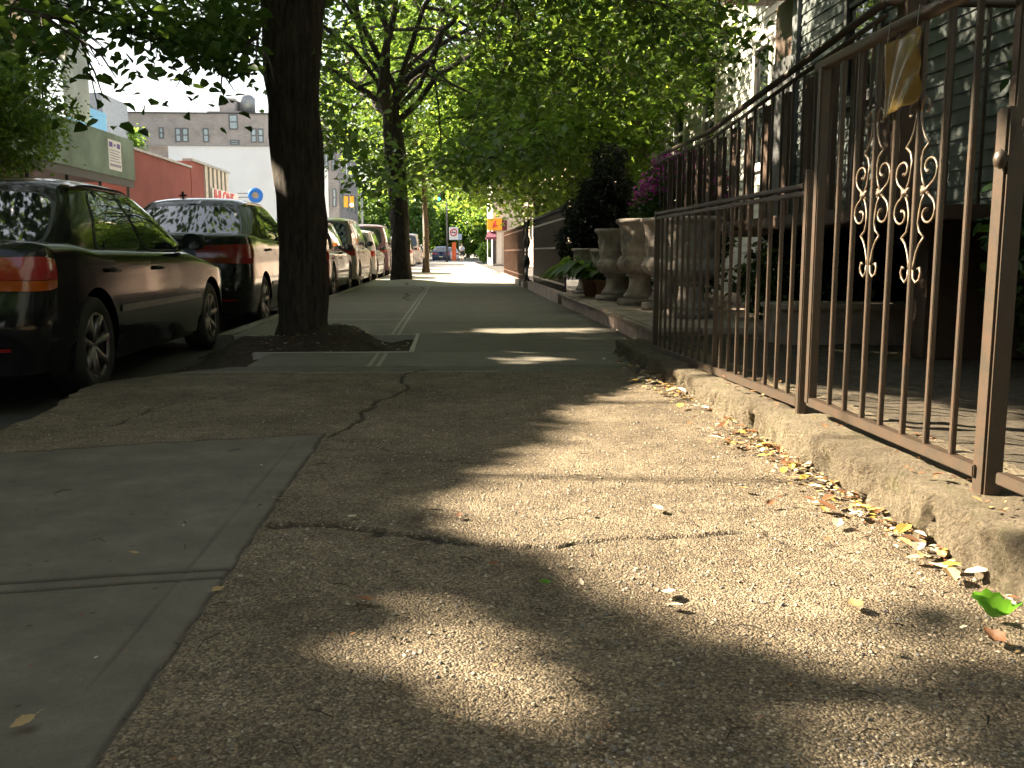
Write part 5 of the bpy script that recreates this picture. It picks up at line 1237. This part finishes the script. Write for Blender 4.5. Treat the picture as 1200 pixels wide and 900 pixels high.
MB().lathe([(0, 0), (.12, 0), (.12, .03), (0, .03)], (0, 0, 0), 16).build('lens', emis('lens_green', (0.02, 0.8, 0.35), 2.0), t_, False, (zz[0] - t_.location.x, -.125, 4.95)).rotation_euler = (math.pi / 2, 0, 0)
t_ = thing('grey_pole', 'plain grey metal pole standing right behind the slim tree', 'pole', (D(498, 300, 38)[0], 38, 0)); MB().tube([(0, 0, 0), (0, 0, 3.4)], .07, 10).build('shaft', M['metal'], t_, True); MB().lathe([(0, 0), (.13, 0), (.13, .04), (.07, .07), (0, .07)], (0, 0, 0), 12).build('foot', M['metal'], t_)
# orange barrier post with no-turn sign
Y = 88; c_ = D(532, 290, Y); zt = DZ(263, Y)
t_ = thing('orange_post', 'orange construction post with signs at the far corner', 'post', (c_[0], Y, ROAD_Z)); MB().box(-.2, .2, -.1, .1, 0, DZ(284, Y) + .14, .02).build('shaft', M['orange'], t_); MB().box(-.3, .3, -.2, .2, 0, .08).build('foot', M['black'], t_)
t_ = thing('no_turn_sign', 'white square sign with red ring and black arrow above the orange post', 'sign', (c_[0] - .02, Y - .12, DZ(274, Y)))
MB().box(-.42, .42, -.01, .01, -.55, .62).build('plate', M['white'], t_)
MB().tube([(.3 * math.cos(a), -.02, .12 + .3 * math.sin(a)) for a in np.linspace(0, 2 * math.pi, 33)], .045, 6, False).build('ring', M['sign_red'], t_)
MB().box(-.2, .2, -.024, -.012, .09, .16).tube([(-.15, -.018, .03), (-.26, -.018, .125), (-.15, -.018, .22)], .02, 4).build('arrow', M['black'], t_)
MB().tube([(-.19, -.03, .31), (.19, -.03, -.07)], .03, 4).build('slash', M['sign_red'], t_)
t_ = thing('small_blue_sign', 'pale blue rectangular sign right of the no turn sign', 'sign', (D(538, 278, Y)[0], Y + .1, DZ(281, Y))); MB().box(-.25, .25, -.01, .01, 0, .55).build('plate', simple('pale_blue', (.4, .5, .62), .5), t_); MB().tube([(0, .02, -1.5), (0, .02, .5)], .03, 6).build('post', M['metal'], t_)
# corner shop
Y0 = 64; b = thing('corner_shop', 'corner shop with orange yellow sign and maroon awning past the railings', 'shop', (0, 0, 0)); X0 = DX(577, Y0)
def dz(py): return DZ(py, Y0)
MB().box(X0, X0 + 12, Y0, Y0 + 9, -.1, 8).build('wall', simple('shop_wall', (0.62, 0.60, 0.55), .8, var=.1), b)
MB().box(DX(571, Y0), DX(588, Y0), Y0 - .35, Y0 - .02, dz(270), dz(256)).build('sign_board', M['yellow'], b)
MB().box(DX(588.3, Y0), DX(594, Y0), Y0 - .2, Y0 - .02, dz(270), dz(258)).build('brown_panel', M['maroon'], b)
mb = MB(); mb.tube([(DX(580, Y0), Y0 - .37, dz(266)), (DX(579, Y0), Y0 - .37, dz(262.5)), (DX(581, Y0), Y0 - .37, dz(259))], .06, 5).tube([(DX(577.5, Y0), Y0 - .37, dz(267)), (DX(579, Y0), Y0 - .37, dz(263)), (DX(582.5, Y0), Y0 - .37, dz(265))], .05, 5); mb.build('sign_mark', M['sign_red'], b)
mb = MB(); a_, c2_ = DX(569, Y0), DX(581, Y0); mb._add([(a_, Y0 - 1.1, dz(281)), (c2_, Y0 - 1.1, dz(281)), (c2_, Y0 - 1.0, dz(278)), (a_, Y0 - 1.0, dz(278)), (a_ + .15, Y0 - .02, dz(271)), (c2_, Y0 - .02, dz(271)), (a_, Y0 - .02, dz(280))], [(0, 1, 2, 3), (3, 2, 5, 4), (0, 3, 4, 6)]); mb.build('awning', M['maroon'], b)
MB().box(DX(577.6, Y0), DX(581, Y0), Y0 - .05, Y0 - .004, 0, dz(279)).build('door', M['dkgrey'], b)
MB().box(DX(582, Y0), DX(588, Y0), Y0 - .1, Y0 - .004, 0, dz(271)).build('pilaster', M['white'], b)
MB().box(X0 - .05, X0 - .003, Y0 + 1, Y0 + 7, .4, 2.3).build('shop_window', M['glass'], b)

# people
def person(label, x, y, z, h, shirt, legs, seed=0, walk=0.14):
    t = thing('person', label, 'person', (x, y, z), 0.15)
    s = h / 1.75
    J = dict(pelvis=(0, 0, .95), chest=(0, .02, 1.25), neck=(0, .02, 1.47), head0=(0, .02, 1.56), head1=(0, .03, 1.68), head2=(0, .02, 1.74),
             hl=(-.09, 0, .90), kl=(-.10, walk, .50), al=(-.10, walk * .6, .08), tl=(-.10, walk * .6 + .14, .03), hr=(.09, 0, .90), kr=(.10, -walk * .3, .50), ar=(.10, -walk * 1.5, .10), tr=(.10, -walk * 1.5 + .14, .03),
             sl=(-.17, .02, 1.42), el=(-.23, -.04, 1.14), wl=(-.24, .06, .90), fl=(-.24, .09, .80), sr=(.17, .02, 1.42), er=(.23, .0, 1.14), wr=(.24, .12, .93), fr=(.24, .15, .83))
    rad = dict(pelvis=.13, chest=.14, neck=.055, head0=.07, head1=.09, head2=.05, hl=.085, kl=.055, al=.035, tl=.03, hr=.085, kr=.055, ar=.035, tr=.03, sl=.055, el=.042, wl=.028, fl=.03, sr=.055, er=.042, wr=.028, fr=.03)
    E = [('pelvis', 'chest'), ('chest', 'neck'), ('neck', 'head0'), ('head0', 'head1'), ('head1', 'head2'), ('pelvis', 'hl'), ('hl', 'kl'), ('kl', 'al'), ('al', 'tl'), ('pelvis', 'hr'), ('hr', 'kr'), ('kr', 'ar'), ('ar', 'tr'), ('chest', 'sl'), ('sl', 'el'), ('el', 'wl'), ('wl', 'fl'), ('chest', 'sr'), ('sr', 'er'), ('er', 'wr'), ('wr', 'fr')]
    def skin(name, keys, mat, grow=0.0, parent=t):
        ks = [k for k in J if k in keys]; ix = {k: i for i, k in enumerate(ks)}
        me = bpy.data.meshes.new(name); me.from_pydata([tuple(c * s for c in J[k]) for k in ks], [(ix[a], ix[b_]) for a, b_ in E if a in ix and b_ in ix], []); me.materials.append(mat)
        o = bpy.data.objects.new(name, me); SC.collection.objects.link(o); o.parent = parent
        m = o.modifiers.new('s', 'SKIN'); o.modifiers.new('d', 'SUBSURF').render_levels = 2
        for k in ks: me.skin_vertices[0].data[ix[k]].radius = ((rad[k] + grow) * s,) * 2
        me.skin_vertices[0].data[0].use_root = True
        return o
    body = skin('body', set(J), M['skin'])
    skin('shirt', {'pelvis', 'chest', 'sl', 'sr', 'el', 'er'}, shirt, .018); skin('trousers', {'pelvis', 'hl', 'hr', 'kl', 'kr'}, legs, .022)
    MB().lathe([(0, -.02), (.09, -.02), (.1, .04), (.07, .1), (0, .12)], (0, 0, 0), 14).build('hair', M['hair'], t, True, (0, -.01 * s, 1.68 * s))
    return t
c_ = D(541.5, 303, 96); person('pedestrian in pale shirt and dark shorts walking beside the orange post', c_[0], 96, 0.0 - .1, 1.75, M['cloth_w'], M['cloth_d'])
c_ = D(549.5, 303, 112); person('distant pedestrian in red right of the pale shirted one', c_[0], 112, 0, 1.6, M['cloth_r'], M['cloth_d'])
c_ = D(560.5, 303, 118); person('distant pedestrian in pale top nearest the maroon awning', c_[0], 118, 0, 1.6, M['cloth_w'], M['cloth_d'])

# far trees closing the view
lbl = ['dense green tree closing the street behind the parked cars', 'deep green tree behind the grey pole', 'yellow green tree behind the orange post', 'light green tree behind the far pedestrians', 'rounded green tree left of the corner shop', 'broad green tree behind the corner shop roof', 'dark green tree at the street end behind the traffic light']
for i, (px, Y, w, top, m_) in enumerate([(455, 105, 5.5, 212, 'leaf'), (495, 125, 7, 215, 'leaf_d'), (528, 112, 3.6, 238, 'leaf_b'), (548, 135, 6, 225, 'leaf_b'), (575, 110, 4.2, 240, 'leaf_b'), (610, 130, 8, 200, 'leaf'), (430, 118, 5, 225, 'leaf_d')]):
    x = D(px, 290, Y)[0]; zt = DZ(top, Y)
    tree('far_tree', lbl[i], (x, Y, 0), [(0, 0, 0), (0, 0, 1.5), (.1, 0, 2.6)], [.22, .18, .14], (x, Y, zt * .56), (w, w, zt * .46), 420, 34, 0.55, 0.42, M[m_], M['bark'], 60 + i, 6, mask=False, litmask=False, group='trees closing the street')
shrub('shrub', 'small round bush at the foot of the far corner shop', (D(571, 300, 75)[0], 75, 0), (.8, .8, .8), 1500, .2, M['leaf_b'], 77)
tree('far_tree', 'treetop showing between the scaffolding and the brick apartment roof', (DX(137, 72), 72, 0), [(0, 0, 0), (0, 0, 4), (.1, 0, 7)], [.22, .18, .14], (DX(137, 72), 72, 8.4), (2.2, 2, 2), 160, 34, 0.4, 0.3, M['leaf_b'], M['bark'], 78, 6, mask=False, litmask=False, group='trees closing the street')

# ------------------------------------------------------------------ litter
def curled_leaf(name, label, x, y, z, size, mat, rz, curl=0.5, parent=None, tilt=0.2):
    V = []
    for i in range(9):
        u = i / 8; w = 0.34 * math.sin(math.pi * u ** 0.8) * (1 + .12 * math.sin(u * 22)) + (.01)
        for j in range(-2, 3):
            v = j / 2; V.append((size * (u - .5), size * w * v * (1 - .25 * curl * abs(v)), size * (curl * .30 * v * v * w * 2 + .18 * curl * (2 * u - 1) ** 2 + .03 * math.sin(9 * u + 3 * v) * curl)))
    Fc = [(i * 5 + j, (i + 1) * 5 + j, (i + 1) * 5 + j + 1, i * 5 + j + 1) for i in range(8) for j in range(4)]
    V += [(size * (-.5 - .18 * k), size * .01 * s_, size * (.18 * curl + .05 * k)) for k in range(3) for s_ in (-1, 1)]; b = 45
    Fc += [(b + 2 * k, b + 2 * k + 1, b + 2 * k + 3, b + 2 * k + 2) for k in range(2)]
    o = add(name, V, Fc, mat, parent, True); o.location = (x, y, z); o.rotation_euler = (tilt * math.sin(rz * 3), tilt * math.cos(rz * 5), rz)
    if label: tag(o, label, 'leaf', 'fallen leaves')
    return o
FL = [((1163, 726), .11, 'litter_g', 'fresh green curled leaf at the bottom right by the mossy wall', 1.8), ((1165, 752), .06, 'litter_b', 'brown crumpled leaf just below the fresh green leaf', .9), ((1008, 597), .07, 'litter_y', 'bright yellow leaf lying near the foot of the mossy wall', .4), ((966, 600), .035, 'litter_y', 'small dull yellow leaf left of the bright yellow leaf', .8),
      ((1108, 650), .055, 'litter_p', 'white dry leaf, upper of the pair beside the mossy wall', .3), ((1103, 667), .06, 'litter_p', 'white dry leaf, lower of the pair beside the mossy wall', .3), ((27, 851), .04, 'litter_a', 'tan curled leaf on the smooth slab at bottom left', .5), ((329, 586), .045, 'litter_p', 'pale flat leaf on the corner joint of the smooth slab', .2),
      ((413, 607), .035, 'litter_p', 'pale grey leaf on the rough pavement above the long crack', .2), ((790, 712), .04, 'litter_p', 'slender white leaf scrap in the middle of the sunlit pavement', .3), ((783, 697), .05, 'litter_p', 'thin pale leaf lying just above the slender white scrap', .3), ((1043, 764), .03, 'litter_p', 'tiny white upright leaf scrap in the shade edge lower right', 1.0), ((1002, 711), .05, 'litter_a', 'dry tan leaf beside twigs on the sunlit pavement', .4),
      ((638, 686), .03, 'litter_g', 'tiny yellow green leaf standing up below the long crack', 1.0), ((681, 686), .022, 'litter_p', 'tiny pink white petal below the long crack', .6), ((579, 663), .03, 'litter_b', 'small reddish leaf fragment just under the long crack', .5), ((770, 597), .045, 'litter_p', 'pale leaf left of centre on the upper sunlit patch', .3), ((903, 592), .04, 'litter_b', 'brown leaf alone on the sunlit patch left of the wall', .5),
      ((871, 574), .04, 'litter_a', 'tan leaf on the upper edge of the sunlit patch', .4), ((256, 694), .035, 'litter_a', 'orange brown leaf on the slab joint left of centre', .6), ((432, 656), .0, None, '', 0), ((133, 680), .016, 'litter_b', 'tiny red crumb on the double groove of the slab', .5), ((428, 706), .05, 'litter_b', 'dark brown leaf in the shade left of centre', .4), ((690, 603), .03, 'litter_p', 'small white leaf upright near the middle of the path', .8), ((157, 650), .025, 'litter_a', 'small tan leaf fragment on the smooth slab', .4), ((538, 606), .03, 'litter_b', 'small red brown leaf above the long crack', .4)]
for i, ((px, py), s_, m_, lb, cu) in enumerate(FL):
    if not m_: continue
    x, y = G(px, py, 0.008); curled_leaf('fallen_leaf', lb, x, y, 0.012 + s_ * .05, s_, M[m_], i * 1.7, cu)
# mass of dry leaf crumbs along the wall foot
r = np.random.default_rng(99); V = []; Fc = []; mi = []
def crumb(x, y, z, s, m_):
    b = len(V); a = r.uniform(0, 6.28); ca, sa = math.cos(a), math.sin(a); tilt = r.uniform(-.6, .6); cu = r.uniform(.1, .5)
    for (u, v) in ((-.5, 0), (-.1, -.3), (.35, -.2), (.5, 0), (.3, .22), (-.15, .28), (0, 0)):
        h = cu * abs(v) * s + tilt * u * s * .5 + abs(tilt) * s * .2
        V.append((x + s * (u * ca - v * sa), y + s * (u * sa + v * ca), z + h))
    for k in range(6): Fc.append((b + k, b + (k + 1) % 6, b + 6)); mi.append(m_)
for k in range(950):
    y = r.choice([r.uniform(1.6, 6.8), r.normal(2.6, .35), r.normal(3.4, .3), r.normal(5.2, .4)]); 
    if y < 1: continue
    x = 1.23 - abs(r.normal(0, 0.045 + .06 * r.random())) + .05 * noise2(y, 0 * y, 3) * 0 - .01; crumb(x, y, .010 + r.uniform(0, .022), r.uniform(.010, .026) * (1 + 1.6 * (r.random() < .2)), int(r.choice([0, 0, 1, 1, 2, 2, 2, 3], p=None)))
for k in range(420):
    crumb(r.uniform(-1.9, 1.2), r.uniform(1.3, 6.5) ** 1, .010, r.uniform(.005, .014), int(r.choice([0, 1, 1, 2])))
for k in range(260):
    x_, y_ = r.uniform(-1.6, -.35), r.uniform(7.2, 8.55); crumb(x_, y_, float(soil_z(np.array([x_]), np.array([y_]))[0]) + .006, r.uniform(.012, .05), int(r.choice([0, 1, 1, 2])))
for k in range(220):
    crumb(1.26 + r.uniform(0, .3), r.uniform(1.8, 6), .15, r.uniform(.01, .035), int(r.choice([0, 1, 1])))
me_ = add('leaf_litter', V, Fc, [M['litter_a'], M['litter_b'], M['litter_p'], M['litter_y']], None, False, None, mi); tag(me_, 'dry leaf crumbs gathered along the foot of the mossy wall', 'leaf litter', kind='stuff')
# loose twigs and grit
mb = MB()
for k in range(46):
    px, py = r.uniform(60, 1190), r.uniform(520, 890); x, y = G(px, py); 
    if x > 1.15: continue
    a = r.uniform(0, 6.28); l = r.uniform(.015, .07); c = r.normal() * .25
    mb.tube([(x, y, .006), (x + l * .5 * math.cos(a), y + l * .5 * math.sin(a), .011), (x + l * math.cos(a + c), y + l * math.sin(a + c), .007)], [.0012, .0016, .0008], 4)
tag(mb.build('twig_litter', M['bark']), 'tiny dry twigs scattered over the rough pavement', 'twigs', kind='stuff')
V = []; Fc = []; mi = []
N = 3600; 
for k in range(N):
    y = 1.25 + 4.6 * r.random() ** 1.8; x = r.uniform(-.5, 1.22) if y < 3.9 else r.uniform(-1.8, 1.22)
    s = r.uniform(.0018, .0045) * (1 + .06 * y); b = len(V); a = r.uniform(0, 3.1); ca, sa = math.cos(a), math.sin(a); zz = float(0.001)
    sx, sy, sz = s * r.uniform(.8, 1.5), s, s * r.uniform(.45, .8)
    for (u, v, w) in ((-1, 0, 0), (0, -1, 0), (1, 0, 0), (0, 1, 0), (-.5, -.4, 1), (.5, -.5, .9), (.45, .5, 1), (-.4, .45, .85)):
        V.append((x + sx * u * ca - sy * v * sa, y + sx * u * sa + sy * v * ca, zz + sz * w))
    for f in ((0, 1, 5, 4), (1, 2, 6, 5), (2, 3, 7, 6), (3, 0, 4, 7), (4, 5, 6, 7)): Fc.append(tuple(b + i for i in f)); mi.append(k % 3)
tag(add('pavement_grit', V, Fc, [simple('grit_tan', (.3, .25, .19), .8), simple('grit_grey', (.15, .145, .14), .8), simple('grit_pale', (.34, .30, .23), .7)], None, True, None, mi), 'loose pebbles standing proud of the worn aggregate pavement', 'grit', kind='stuff')
